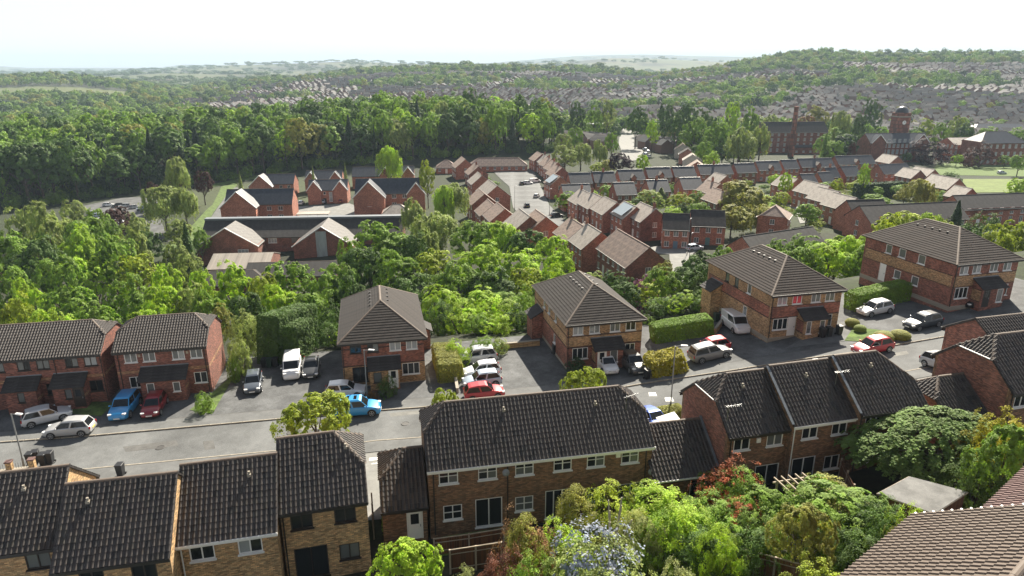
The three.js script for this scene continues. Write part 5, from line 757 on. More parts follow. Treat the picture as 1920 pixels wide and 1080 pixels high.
// the long hall with two cross wings
{
  const [x, f] = onG(373, 418, 9.6), g = grp(x, f, 4.5 * Math.PI / 180); scene.add(g); const L = 52, e = 6, r = 3.6, W = 11, win = []; for (let i = 0; i < 14; i++) { if (i > 1 && i < 6 || i > 7 && i < 10) continue; win.push(['front', 2 + i * 3.5, 3.9, 2.0, 1.3, 3, 1, NB, GV]); } for (const [a, gm] of [[13.5, glassNet], [17, glassBlind], [40, glassNet], [44, glassNet]]) win.push(['front', a, 3.9, 2.2, 1.3, 3, 1, MT.white, gm]);
  const ok = win.filter((a, i) => win.every((b, j) => j >= i || Math.abs(a[1] - b[1]) > 2.4));
  g.position.z += W / 2 * 0; building(g, { w: L, d: W, ye: e, rise: r, mode: 'plain', mats: [MT.roofDark], walls: { front: BR.farDark }, win: ok, oe: .6 });
  part('ridge_walkway', box(L + .4, .5, 2.0, L / 2, e + r - .15, -W / 2), MT.lead, g);
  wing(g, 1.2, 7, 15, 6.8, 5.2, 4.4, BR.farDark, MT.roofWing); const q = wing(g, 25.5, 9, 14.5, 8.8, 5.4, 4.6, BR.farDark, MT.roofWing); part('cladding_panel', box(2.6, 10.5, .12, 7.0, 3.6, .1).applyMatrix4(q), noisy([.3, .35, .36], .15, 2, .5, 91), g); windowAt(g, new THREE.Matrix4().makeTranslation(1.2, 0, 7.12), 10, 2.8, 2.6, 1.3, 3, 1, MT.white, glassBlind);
  shade(put(g, 'community_hall', 'long dark roofed brick hall with a pale ridge and two skewed pale gabled wings', 'building'));
  const low = (px, py, yaw, L2, W2, m, label, kL, kR) => { const [a, b] = onG(px, py, 4.6), h = grp(a, b, yaw * Math.PI / 180); scene.add(h); building(h, { w: L2, d: W2, ye: 2.6, rise: 2.0, mode: 'courses', mats: [m], walls: { front: BR.farDark }, kL, kR }); shade(put(h, 'hall_annexe', label, 'building')); };
  low(385, 489, 6, 14, 13, MT.roofPale, 'low annexe of the hall with a pale sunlit roof', 1, 1); low(455, 503, 5, 20, 9, MT.roofDark, 'low dark roofed annexe in front of the hall', 1, 1); low(350, 520, 6, 15, 9, MT.roofDark, 'low annexe with dark tiles and pale verge behind the trees', .2, .5);
}
{ const [x, f] = onG(-30, 502, 5), g = grp(x, f, 6 * Math.PI / 180); scene.add(g); building(g, { w: 13, d: 8, ye: 5, rise: 2.8, mode: 'courses', mats: [MT.roofDark], walls: { front: BR.far }, win: [[1, 3.4], [4, 3.4], [7, 3.4], [9.5, 3.4]].map(([a, b]) => ['front', a, b, 1.5, 1.2, 2, 1]), kR: 1 }); shade(put(g, 'brick_house', 'red brick house with dark roof half hidden by the left hand trees', 'house')); }

// ---------------------------------------------------------------- mill, clock tower and the big buildings behind
{
  const block = (px, py, H, yaw, w, d, e, r, o, name, label) => { const [x, f] = onG(px, py, H), g = grp(x, f, yaw * Math.PI / 180); scene.add(g); const win = [], fl = Math.round(e / 3.3); for (const sd of o.sides ?? ['front']) { const span = sd === 'front' ? w : d, n = Math.round(span / (o.gap ?? 3)); for (let j = 0; j < fl; j++) for (let i = 0; i < n; i++) win.push([sd, span * (i + .5) / n - .65, j * e / fl + .9, o.ww ?? 1.3, o.wh ?? 1.8, 2, 1, MT.white, glassBlind]); } foot.push([x, f], [x + w / 2, f], [x + w, f]); building(g, { w, d, ye: e, rise: r, mode: 'plain', mats: [o.roof ?? MT.roofSlate], walls: { front: o.wall ?? BR.farDark }, win, kL: o.kL ?? 1, kR: o.kR ?? 1 }); o.more?.(g, w, d, e, r); return shade(put(g, name, label, 'building', o.group)); };
  block(1430, 250, 11.5, 4, 40, 13, 12, 5.6, { roof: MT.roofDark,  sides: ['front', 'right'], gap: 4 }, 'mill_building', 'four storey red brick mill behind the tall chimney');
  block(1488, 276, 4, 4, 21, 9, 4, .8, { roof: MT.roofSlate, gap: 4, wh: 1 }, 'mill_annexe', 'low mill annexe with a pale band below its roof');
  { const [x, f] = onG(1482, 294), g = grp(x, f), top = atF(1487, 200, f)[1] - ground(x, f); part('shaft', new THREE.CylinderGeometry(1.15, 1.6, top, 10).translate(0, top / 2, 0), BR.farDark, g); part('crown', new THREE.CylinderGeometry(1.45, 1.2, 1.6, 10).translate(0, top - .6, 0), BR.farDark, g); shade(put(g, 'mill_chimney', 'tall tapering brick mill chimney', 'chimney')); }
  block(1632, 270, 9.5, 5, 33, 12, 10, 4.4, { gap: 2.4, ww: 1.4, wh: 2.3, more: (g, w, d, e, r) => { for (const x of [.5, 24]) wing(g, x, .8, 7.5, 2, e + .2, 4, BR.farDark, MT.roofSlate); for (let i = 0; i < 5; i++) windowAt(g, new THREE.Matrix4().makeTranslation(0, 0, .25), 9.2 + i * 2.9, e + .3, 1.3, 1.6, 2, 1, MT.white, glassBlind); } }, 'hospital_building', 'long brick building with rows of tall white windows below the clock tower');
  { const [x, f] = [atF(1684, 253, onG(1684, 268, 10)[1] + 14)[0], onG(1684, 268, 10)[1] + 14], g = grp(x, f, .1), b = ground(x, f), h = atF(1684, 211, f)[1] - b, top = atF(1684, 199, f)[1] - b; part('shaft', box(6.6, h, 6.6, 0, h / 2, 0), BR.farDark, g); part('cornice', box(7.4, .6, 7.4, 0, h - 2, 0), MT.slab, g); part('base', merge([box(12, h * .45, 11, 1.5, h * .225, 0)]), BR.farDark, g); part('dome', new THREE.SphereGeometry(3.3, 14, 7, 0, 6.3, 0, 1.57).scale(1, (top - h) / 3.3, 1).translate(0, h, 0), MT.roofSlate, g); const cf = part('clock_face', new THREE.CylinderGeometry(1.05, 1.05, .12, 24).rotateX(Math.PI / 2).translate(0, h - 5, 3.35), MT.white, g); part('clock_hands', merge([box(.12, .8, .06, 0, h - 4.6, 3.45), box(.6, .12, .06, .25, h - 5, 3.45)]), MT.dark, cf); shade(put(g, 'clock_tower', 'square brick clock tower with a dark dome', 'tower')); }
  block(1790, 271, 9, 8, 14, 12, 9, 3, { roof: MT.roofPale, gap: 3, sides: ['front', 'left'], wall: BR.far }, 'brick_block', 'pale roofed brick block between the two copper beeches');
  block(1842, 268, 11, 6, 24, 14, 11, 5, { gap: 3.4, sides: ['front'], kL: .1, kR: .1 }, 'brick_block', 'four storey hipped brick block behind the second copper beech');
  block(1830, 246, 5, 4, 40, 14, 6, 4, { kL: .2 }, 'brick_block', 'long slate roofed brick building at the far edge of the green');
  block(1102, 238, 10, 3, 12.5, 12, 12, .3, { wall: noisy([.05, .075, .075], .2, 3, .6, 93), roof: MT.roofSlate, gap: 30 }, 'scaffolded_block', 'flat roofed block wrapped in dark green sheeting beside the hill road');
  // terrace stepping along the hill road
  for (let i = 0; i < 9; i++) { const t = i / 8; ridgeHouse(lerp(1308, 1236, t) + (i > 5 ? 2 : 0), lerp(303, 231, Math.pow(t, .8)), 78, 7.5, 8, { roof: [MT.roofPink, MT.roofPale, MT.roofGrey][i % 3], sides: ['back', 'left'], rise: 2.7, wall: i % 2 ? BR.cream : BR.far }, 'road_terrace', 'small terrace house stepping down along the hill road', 'terrace houses along the hill road'); }
}
// ---------------------------------------------------------------- valley ground: close, car park, greens, hill road
const poly2 = (name, L, Rr, off, m, label, nw = 8, sub = 4) => sheet(name, px2(L), px2(Rr), off, m, label, nw, sub);
poly2('close_road', [[1040, 440], [985, 415], [962, 390], [955, 350], [925, 322]], [[1075, 425], [1052, 408], [1030, 385], [1012, 345], [1000, 318]], .14, MT.road, 'pale road of the close between the brick houses');
poly2('lane', [[1262, 545], [1256, 500], [1255, 478], [1150, 470]], [[1290, 540], [1284, 500], [1300, 476], [1330, 455]], .14, MT.concrete, 'pale lane ending between the brick houses and the trees', 5);
poly2('parking_court', [[545, 420], [530, 398], [555, 388]], [[690, 412], [680, 392], [655, 382]], .14, MT.concrete, 'parking court of the new estate');
poly2('path', [[380, 430], [405, 395], [425, 366], [440, 352]], [[412, 430], [424, 400], [440, 370], [458, 352]], .14, MT.pave, 'paved lane beside the new estate');
poly2('car_park', [[170, 405], [150, 388], [225, 372]], [[320, 455], [300, 410], [330, 366]], .14, MT.drive, 'tarmac car park below the wood');
poly2('meadow', [[300, 470], [352, 432], [398, 385], [415, 350]], [[345, 470], [385, 425], [415, 380], [450, 340]], .1, MT.grass, 'grass bank beside the new estate', 6);
poly2('meadow', [[395, 352], [460, 338], [520, 330]], [[400, 345], [470, 330], [560, 318]], .1, MT.grass, 'mown grass strip at the foot of the wood', 4);
poly2('green', [[1800, 362], [1806, 336]], [[1980, 360], [1960, 336]], .14, noisy([.13, .17, .05], .2, 12, 1, 95), 'wide mown green in front of the brick blocks', 6);
poly2('green', [[1770, 312], [1790, 304]], [[1860, 316], [1850, 306]], .14, MT.grass, 'strip of lawn under the copper beeches', 4);
poly2('green', [[1742, 328], [1758, 306]], [[1980, 332], [1960, 303]], .1, MT.grass, 'lawn and verge around the copper beeches', 8);
poly2('hill_road', [[1168, 304], [1160, 270], [1163, 240]], [[1208, 300], [1201, 270], [1199, 238]], .25, MT.concrete, 'bright road climbing away between terraces', 4, 8);
poly2('estate_road', [[1500, 420], [1490, 395], [1480, 385]], [[1545, 412], [1520, 392], [1505, 384]], .16, MT.concrete, 'pale parking road between the right hand houses', 4);

// ---------------------------------------------------------------- trees between the street and the valley
const TT = 'belt_tree', GB = 'trees of the belt behind the street';
const KL = { round: 'rounded', tall: 'tall', open: 'open crowned', weep: 'weeping', conifer: 'conical', bush: 'bushy', shrub: 'shrubby', pine: 'pine like', fineTree: 'rounded' };
const CL = { mid: 'green', bright: 'bright green', yellow: 'yellow green', dark: 'dark green', grey: 'grey green', copper: 'copper leaved', purple: 'purple leaved', olive: 'olive green', blue: 'blue green', pale: 'pale green', deep: 'very dark green', lilac: 'pink flowering', rust: 'orange tinged' };
const zone = (px, f) => f < 82 ? 'right behind the street houses' : px < 380 ? 'in the left hand thicket' : px < 620 ? 'in front of the hall' : px < 860 ? 'beside the hall' : px < 1120 ? 'in the middle thicket before the close' : f > 280 ? 'among the far terraces below the town' : px < 1400 ? 'by the pale lane' : f > 150 ? 'among the right hand gabled houses' : 'behind the right hand hip roofed houses';
let bi = 0; const bt = (px, py, f, w, kind, lm0) => { const q = hsh(bi++, 3.3), lm = lm0 === 'bright' && q < .28 ? 'mid' : lm0 === 'bright' && q > .86 ? 'yellow' : lm0 === 'mid' && q < .3 ? 'dark' : lm0; return tree(px, py, f, w * .92, kind, lm, TT, `${KL[kind]} ${CL[lm]} tree ${zone(px, f)}`, 'tree', GB, { min: 6 }); };
for (const t of [
  [80, 380, 150, 130, 'weep', 'grey'], [35, 395, 155, 90, 'round', 'grey'], [150, 408, 142, 115, 'round', 'mid'], [130, 376, 195, 62, 'round', 'grey'], [205, 432, 126, 110, 'open', 'mid'], [105, 478, 114, 120, 'round', 'bright'], [258, 466, 118, 115, 'open', 'bright'], [308, 488, 112, 90, 'round', 'bright'], [345, 416, 150, 52, 'conifer', 'dark'], [350, 470, 133, 75, 'round', 'grey'], [45, 520, 102, 70, 'round', 'bright'], [128, 535, 100, 140, 'round', 'mid'], [20, 560, 84, 110, 'round', 'yellow'], [228, 530, 97, 120, 'round', 'mid'], [300, 540, 93, 110, 'round', 'bright'], [350, 525, 94, 90, 'round', 'grey'], [385, 545, 88, 80, 'round', 'bright'], [180, 570, 86, 120, 'round', 'mid'], [95, 575, 83, 110, 'round', 'bright'], [270, 585, 82, 100, 'round', 'bright'],
  [430, 497, 104, 95, 'round', 'bright'], [485, 512, 99, 90, 'round', 'bright'], [540, 478, 106, 120, 'open', 'bright'], [605, 515, 96, 110, 'round', 'mid'], [520, 535, 91, 100, 'round', 'bright'], [455, 548, 86, 100, 'round', 'mid'], [580, 550, 86, 110, 'round', 'mid'], [640, 490, 108, 90, 'round', 'mid'], [405, 575, 80, 70, 'round', 'olive'], [560, 590, 79, 90, 'bush', 'mid'], [620, 580, 80, 80, 'bush', 'mid'],
  [712, 421, 124, 150, 'round', 'mid'], [690, 462, 114, 130, 'round', 'dark'], [770, 440, 122, 100, 'round', 'mid'], [660, 455, 116, 80, 'round', 'mid'], [815, 392, 150, 110, 'weep', 'grey'], [790, 415, 140, 80, 'weep', 'grey'], [848, 338, 195, 80, 'weep', 'grey'], [800, 306, 225, 40, 'round', 'yellow'], [832, 345, 190, 50, 'weep', 'bright'], [770, 372, 175, 60, 'weep', 'grey'],
  [880, 418, 138, 110, 'round', 'mid'], [930, 412, 140, 105, 'weep', 'bright'], [985, 428, 134, 100, 'round', 'mid'], [1040, 442, 128, 90, 'round', 'bright'], [900, 458, 118, 125, 'round', 'bright'], [975, 465, 115, 125, 'round', 'bright'], [1050, 468, 114, 90, 'round', 'bright'], [815, 462, 116, 110, 'open', 'bright'], [850, 495, 104, 130, 'round', 'bright'], [765, 510, 100, 130, 'round', 'dark'], [920, 512, 101, 130, 'round', 'mid'], [990, 506, 102, 110, 'round', 'bright'], [1045, 505, 102, 80, 'round', 'bright'], [830, 545, 92, 120, 'round', 'bright'], [895, 545, 92, 120, 'round', 'bright'], [960, 550, 90, 120, 'round', 'bright'], [700, 535, 96, 100, 'round', 'mid'], [860, 585, 83, 110, 'bush', 'bright'], [930, 585, 84, 110, 'bush', 'bright'], [985, 580, 85, 70, 'bush', 'mid'], [820, 590, 82, 70, 'bush', 'mid'], [1020, 520, 97, 80, 'round', 'bright'],
  [1105, 510, 108, 90, 'round', 'grey'], [1160, 512, 107, 90, 'round', 'dark'], [1212, 500, 110, 80, 'shrub', 'lilac'], [1245, 488, 116, 50, 'round', 'olive'], [1225, 530, 98, 110, 'round', 'bright'], [1175, 545, 96, 90, 'round', 'mid'], [1310, 470, 110, 100, 'round', 'mid'], [1355, 462, 112, 60, 'round', 'mid'], [1300, 520, 98, 90, 'round', 'dark'], [1285, 555, 90, 90, 'round', 'dark'], [1240, 565, 88, 90, 'round', 'bright'], [1325, 550, 92, 70, 'round', 'dark'],
  [1575, 442, 118, 130, 'round', 'bright'], [1520, 445, 118, 110, 'round', 'mid'], [1625, 455, 112, 90, 'round', 'bright'], [1465, 452, 118, 80, 'round', 'bright'], [1610, 490, 102, 90, 'round', 'mid'], [1640, 430, 122, 70, 'round', 'yellow'], [1700, 388, 132, 130, 'open', 'yellow'], [1760, 398, 130, 100, 'open', 'yellow'], [1800, 375, 140, 60, 'conifer', 'blue'], [1850, 382, 134, 110, 'shrub', 'dark'], [1905, 415, 122, 80, 'round', 'yellow'], [1830, 430, 120, 90, 'round', 'mid'], [1660, 505, 100, 70, 'round', 'mid'],
  [1395, 340, 190, 125, 'weep', 'olive'], [1375, 385, 165, 90, 'weep', 'olive'], [1430, 380, 170, 80, 'weep', 'olive'], [1240, 355, 218, 46, 'conifer', 'grey'], [1275, 375, 200, 60, 'round', 'bright'], [1310, 372, 205, 50, 'round', 'bright'], [1730, 332, 205, 70, 'weep', 'olive'], [1570, 338, 220, 36, 'round', 'bright'], [1625, 308, 235, 30, 'round', 'bright'], [1475, 322, 225, 34, 'round', 'bright'], [1060, 272, 300, 60, 'round', 'grey'], [1090, 265, 310, 50, 'weep', 'grey'], [1125, 262, 315, 40, 'weep', 'grey'], [1165, 287, 285, 60, 'round', 'purple'], [1207, 288, 285, 32, 'round', 'bright'], [1325, 210, 385, 66, 'round', 'mid'], [1290, 195, 400, 50, 'round', 'dark'], [1320, 262, 320, 44, 'round', 'mid'], [1335, 285, 300, 40, 'round', 'bright'], [1390, 240, 330, 72, 'weep', 'grey'], [1430, 230, 345, 50, 'weep', 'grey'], [1375, 190, 430, 42, 'round', 'bright'], [1745, 257, onG(1745, 309)[1], 104, 'bush', 'purple'], [1845, 266, onG(1845, 314)[1], 74, 'bush', 'copper'], [1550, 250, 340, 24, 'conifer', 'mid'], [1565, 240, 350, 26, 'conifer', 'grey'], [1600, 265, 330, 22, 'round', 'copper'], [1915, 290, 300, 40, 'round', 'mid'], [1910, 335, 230, 50, 'round', 'bright'], [1795, 296, 340, 26, 'round', 'bright'], [1830, 300, 335, 16, 'tall', 'bright'], [1885, 300, 335, 30, 'round', 'mid'], [1700, 288, 350, 24, 'round', 'dark'], [1640, 188, 470, 44, 'round', 'dark'], [1810, 232, 400, 46, 'round', 'dark'], [1740, 224, 440, 36, 'round', 'yellow'],
  [180, 398, 150, 90, 'round', 'mid'], [268, 428, 165, 80, 'round', 'mid'], [330, 412, 178, 64, 'round', 'grey'], [372, 430, 165, 46, 'round', 'mid'], [250, 398, 190, 60, 'weep', 'grey'], [140, 430, 135, 90, 'round', 'bright'], [235, 425, 140, 90, 'round', 'grey'], [10, 430, 140, 110, 'round', 'mid'], [60, 450, 125, 120, 'round', 'mid'], [0, 500, 110, 100, 'round', 'bright'], [165, 470, 122, 110, 'open', 'bright'], [325, 455, 145, 60, 'round', 'grey'], [375, 500, 112, 70, 'round', 'bright'], [1440, 470, 98, 90, 'round', 'bright'], [1500, 462, 100, 110, 'round', 'bright'], [1560, 458, 101, 110, 'round', 'bright'], [1612, 440, 106, 90, 'round', 'bright'], [1635, 475, 98, 80, 'round', 'mid'], [1400, 468, 102, 70, 'round', 'mid'], [1680, 410, 118, 100, 'round', 'yellow'], [1740, 405, 120, 100, 'round', 'bright'], [1880, 430, 112, 90, 'round', 'yellow'], [1110, 548, 94, 90, 'round', 'bright'], [650, 520, 96, 90, 'round', 'mid'], [740, 470, 108, 110, 'round', 'mid'], [1195, 198, 405, 50, 'round', 'mid'], [1250, 194, 415, 46, 'round', 'mid'], [1058, 248, 335, 46, 'round', 'grey'], [1078, 236, 350, 40, 'round', 'mid'], [1148, 248, 335, 34, 'round', 'mid'], [1268, 214, 385, 44, 'round', 'dark'], [1345, 228, 350, 60, 'round', 'mid'], [1305, 220, 365, 62, 'round', 'mid'], [1448, 212, 470, 44, 'round', 'grey'], [1412, 205, 400, 44, 'round', 'mid'], [1115, 200, 430, 40, 'round', 'mid'], [1085, 195, 440, 44, 'round', 'dark'], [1140, 190, 450, 40, 'round', 'grey'], [1580, 205, 420, 46, 'weep', 'grey'], [1615, 215, 400, 36, 'round', 'mid'], [1535, 200, 480, 50, 'round', 'olive'], [1512, 215, 470, 46, 'round', 'rust'], [1770, 230, 395, 40, 'round', 'mid'], [1800, 215, 420, 44, 'round', 'grey'], [1225, 225, 375, 30, 'round', 'bright'], [1040, 215, 390, 40, 'round', 'purple'], [325, 291, 240, 62, 'weep', 'grey'], [300, 345, 205, 96, 'weep', 'grey'], [340, 348, 208, 62, 'weep', 'grey'], [376, 318, 245, 46, 'round', 'copper'], [318, 320, 246, 40, 'round', 'copper'], [285, 340, 240, 30, 'round', 'copper'], [210, 388, 186, 76, 'round', 'copper'], [728, 268, 265, 56, 'weep', 'bright'], [448, 320, 262, 14, 'conifer', 'grey'], [585, 308, 262, 12, 'conifer', 'grey'], [646, 304, 268, 12, 'conifer', 'grey'], [700, 232, 330, 10, 'conifer', 'deep'],
]) bt(...t);
hedge(onG(1725, 378), onG(1795, 374), 4.5, 5, 'deep', 'tall dark clipped hedge behind the gabled houses', 21, { size: .3 });
hedge(onG(1605, 372), onG(1690, 366), 5, 4, 'deep', 'dark square hedge beside the garden sheds', 22, { size: .3 });
// cars in the valley
const far = (px, py, yaw, c, label) => car(px, py, yaw, 'hatch', c, label, { group: 'cars parked in the valley', lift: .16 });
for (const [x, y, a, c, l] of [[978, 347, 95, K.black, 'black car driving up the close'], [1006, 371, 75, K.silver, 'silver car at the corner of the close'], [988, 389, 95, K.black, 'dark car in the middle of the close'], [1044, 408, 15, K.black, 'black saloon on the forecourt of the close'], [957, 318, 20, K.black, 'dark car below the bungalows'], [978, 317, 20, K.black, 'second dark car below the bungalows'], [990, 346, 15, K.white, 'white car beside the motorhome'], [565, 384, 95, K.white, 'white car in the parking court'], [607, 381, 95, K.iceblue, 'pale blue car in the parking court'], [640, 380, 95, K.darkred, 'dark red car in the parking court'], [765, 412, 10, K.black, 'black car beside the three storey block'], [1302, 470, 20, K.iceblue, 'pale car half hidden by the lane trees'], [1878, 327, 5, K.iceblue, 'pale blue car on the road by the green'], [1502, 398, 20, K.white, 'white car between the right hand houses'], [1530, 416, 20, K.white, 'white car below the red gable']]) far(x, y, a, c, l);
{ const r = rng(5); for (let i = 0; i < 16; i++) { const row = i % 2, t = Math.floor(i / 2) / 8, x = lerp(row ? 172 : 200, row ? 268 : 330, t) + r() * 5, y = lerp(row ? 402 : 386, row ? 436 : 400, t) * 1 + r() * 2; far(x, y, 20 + r() * 8 + (r() < .5 ? 180 : 0), [K.white, K.silver, K.black, K.iceblue, K.red][Math.floor(r() * 5)], 'car parked in rows in the car park below the wood'); } }
car(1003, 343, 20, 'van', K.white, 'white motorhome parked beside the close', { lift: .16, group: 'cars parked in the valley' });
{ const r = rng(9); for (let i = 0; i < 14; i++) car(lerp(1218, 1208, r()) - i * 1.0, 296 - i * 4.6, 95 + r() * 10, 'hatch', [K.white, K.silver, K.iceblue, K.grey][Math.floor(r() * 4)], 'car parked along the hill road', { lift: .3, group: 'cars parked along the hill road' }); }
for (const [x, y, h] of [[965, 396, 8], [1030, 404, 8], [1144, 442, 6], [1288, 478, 8], [1292, 490, 6], [1475, 386, 8]]) lampPost(x, y, h, 1, 'slim street lamp in the valley estate', onG(x, y));

// ---------------------------------------------------------------- the wood
{
  const r = rng(31), edge = [[-200, 402], [0, 396], [150, 378], [260, 360], [380, 345], [480, 332], [560, 322], [700, 308], [820, 299], [920, 292], [1000, 288], [1042, 285]], spots = [];
  const front = (px) => { const p = onG(px, pw(edge, px)); return p[1]; };
  for (let row = 0; row < 13; row++) for (let px = -60; px < 1060; px += 31) { const q = px + (row % 2) * 13 + (r() - .5) * 16, back = row * 9.5 + r() * 5, f = front(q) + 4 + back; if (q > 1045 - row * 3) continue; const x = (q - 960) / 1346 * f * (1 + .04), h = 16 + 9 * r() + (row > 5 ? 4 * r() : 0); spots.push([x, f, h, row]); }
  const kinds = [['woodRound', 'mid', 7], ['woodRound', 'dark', 6], ['woodTall', 'mid', 2], ['woodRound', 'bright', .8], ['woodTall', 'dark', 2], ['woodWeep', 'grey', .5], ['woodRound', 'olive', .6], ['pine', 'deep', 1], ['conifer', 'blue', .5], ['conifer', 'deep', .5]], tot = kinds.reduce((a, k) => a + k[2], 0), inst = {};
  spots.sort((a, b) => a[3] - b[3]);
  // rows in front and the crest show largest: single trees; the hidden middle stays one mass
  let n = 0;
  for (const [x, f, h, row] of spots) {
    let q = r() * tot, k; for (k of kinds) { q -= k[2]; if (q < 0) break; } const pxx = 960 + 1346 * x / f; if (row < 3 && r() < (pxx < 560 ? .2 : .05)) k = kinds[7 + Math.floor(r() * 3)]; if (row > 4 && CON[k[0]]) k = kinds[Math.floor(r() * 4)];
    const con = CON[k[0]], rad = con ? h * .2 : 6.2 + 3 * r(), vi = Math.floor(r() * PROTO[k[0]].length), gy = ground(x, f);
    if (n < 290 && (row < 4 || row > 5)) { n++; plant(x, f, gy, h, rad, k[0], vi, k[1], 'woodland_tree', `${CL[k[1]]} ${con ? 'conifer' : k[0] === 'woodTall' ? 'tall broadleaf tree' : 'broadleaf tree'} ${row < 4 ? 'at the front edge' : 'in the crest'} of the dense wood`, 'tree', 'trees of the dense wood'); }
    else (inst[k[0] + vi + k[1]] ??= { g: PROTO[k[0]][vi], m: LM[k[1]], l: [] }).l.push(M4(x, gy, -f, r() * 6.28, rad / NATR[k[0]], h, rad / NATR[k[0]]));
  }
  for (let i = 0; i < 260; i++) { const q = -80 + 1125 * r(), f = front(q) + 1 + 16 * r(), x = (q - 960) / 1346 * f * 1.04, h = 2.5 + 4 * r(), vi = i % 3; (inst['u' + vi + (i % 2)] ??= { g: PROTO.bush[vi], m: i % 2 ? LM.dark : LM.mid, l: [] }).l.push(M4(x, ground(x, f) - .2, -f, r() * 6.28, h * .9, h, h * .9)); }
  const root = new THREE.Group(); for (const k in inst) { const im = new THREE.InstancedMesh(inst[k].g, inst[k].m, inst[k].l.length); inst[k].l.forEach((m, i) => im.setMatrixAt(i, m)); im.name = 'crowns'; im.userData.kind = 'stuff'; root.add(im); } shade(put(root, 'inner_wood', 'inner mass of the dense wood behind the new estate', null, null, 'stuff'));
}
// ---------------------------------------------------------------- the town on the far slopes
{
  const r = rng(77), roofs = [[.075, .066, .066], [.095, .074, .07], [.055, .058, .068], [.085, .07, .066], [.065, .067, .075], [.17, .16, .15]], wallC = [[.2, .11, .09], [.25, .17, .14], [.42, .4, .36], [.17, .1, .08], [.5, .49, .46]];
  const wallG = merge([panel([[0, -2], [1, -2], [1, 5], [0, 5]], [], .3), panel([[0, -2], [1, -2], [1, 5], [0, 5]], [], .3).rotateY(Math.PI).translate(1, 0, -7.5), panel([[0, -2], [7.5, -2], [7.5, 5], [3.75, 7.6], [0, 5]], [], .02).rotateY(Math.PI / 2).translate(1, 0, 0), panel([[0, -2], [7.5, -2], [7.5, 5], [3.75, 7.6], [0, 5]], [], .02).rotateY(-Math.PI / 2).translate(0, 0, -7.5)]).translate(-.5, 0, 3.75), roofG = merge([prism([V(-.52, 4.8, 4.05), V(.52, 4.8, 4.05), V(.52, 7.75, 0), V(-.52, 7.75, 0)], .15), prism([V(.52, 4.8, -4.05), V(-.52, 4.8, -4.05), V(-.52, 7.75, 0), V(.52, 7.75, 0)], .15)]);
  const RM = roofs.map((c, i) => noisy(c.map((q) => q * .62), .25, 6, .85, 200 + i)), WM = wallC.map((c) => mat(c, .9)), winG = box(.13, 1.1, .06, 0, 0, 3.78);
  const woodAt = (x, f) => fbm(x * .006 + 3, f * .006 + 7);
  const spots = [], trees = [];
  const inForest = (x, f) => { const px = 960 + 1346 * x / f; return px < 1050 && f < 470; };
  for (let f = 330; f < 1620; f *= 1.017) for (let a = -.78; a < .85; a += 10.5 / f) {
    const x = a * f + (r() - .5) * 5, px = 960 + 1346 * a, ff = f + (r() - .5) * 5, w = woodAt(x, ff); if (inForest(x, ff) || (px > 1150 && px < 1216 && ff < 560) || (px > 1085 && px < 1316 && ff < 390) || (px > 1420 && px < 1570 && ff < 440) || (px > 1620 && ff < 400)) continue;
    const town = px > 1060 ? ff > (px > 1420 ? 430 : 380) : px > 560 ? ff > 560 : px > 330 ? ff > 860 : false, hillTop = px > 1370 ? ff > 1200 + 90 * fbm(px * .01, 3) : px > 300 ? ff > 1480 : false;
    if (hillTop || !town) { if (r() < (hillTop ? .97 : ff > 1000 ? .8 : .35) && !(px > 1560 && ff > 1385 && ff < 1515 && hillTop) && !(px < 235 && ff > 1080 && ff < 1290)) trees.push([x, ff, 9 + 7 * r(), r()]); continue; }
    if (w > .6) { if (r() < .75) trees.push([x, ff, 8 + 8 * r(), r()]); } else if (r() < .72) spots.push([x, ff, r()]); else if (r() < .5) trees.push([x, ff, 5 + 5 * r(), r()]);
  }
  spots.sort((a, b) => a[1] - b[1]); const inst = {}; let n = 0;
  for (const [x, f, q] of spots) {
    const ri = Math.floor(r() * 6), wi = [0, 0, 1, 1, 2, 3, 3, 0, 1, 4][Math.floor(r() * 10)], yaw = (r() - .5) * .5 + (vnoise(x * .01, f * .01) > .5 ? 0 : 1.57) + .2 + (vnoise(x * .004 + 5, f * .004) - .5) * 1.4, L = (4.5 + 6 * q) * (r() < .12 ? 1.8 : 1), y = ground(x, f);
    if (n < 190) { n++; const g = new THREE.Group(); g.position.set(x, y, -f); g.rotation.y = yaw; part('wall', wallG, WM[wi], g).scale.x = L; const rf = part('roof', roofG, RM[ri], g); rf.scale.x = L; for (let i = 0; i < 6; i++) { const wn = part('window', winG, MT.white, g); wn.scale.x = L; wn.position.set(L * (-.33 + (i % 3) * .33), 1.6 + Math.floor(i / 3) * 2.5, 0); } shade(put(g, 'town_house', `${['red brick', 'buff brick', 'cream', 'dark brick', 'white'][wi]} house with ${['brown', 'red brown', 'slate', 'pinkish', 'grey', 'pale'][ri]} roof in the town across the valley`, 'house', 'houses of the town across the valley')); }
    else { const M = M4(x, y, -f, yaw, L, 1, 1); (inst['r' + ri] ??= { g: roofG, m: RM[ri], l: [] }).l.push(M); (inst['w' + wi] ??= { g: wallG, m: WM[wi], l: [] }).l.push(M); }
  }
  const mk = (o, name, label, kid) => { const root = new THREE.Group(); for (const k in o) { const im = new THREE.InstancedMesh(o[k].g, o[k].m, o[k].l.length); o[k].l.forEach((m, i) => im.setMatrixAt(i, m)); im.name = kid; im.userData.kind = 'stuff'; root.add(im); } return shade(put(root, name, label, null, null, 'stuff')); };
  mk(inst, 'distant_houses', 'mass of small houses on the far slopes of the town', 'houses');
  const ti = {}; trees.sort((a, b) => a[1] - b[1]); n = 0;
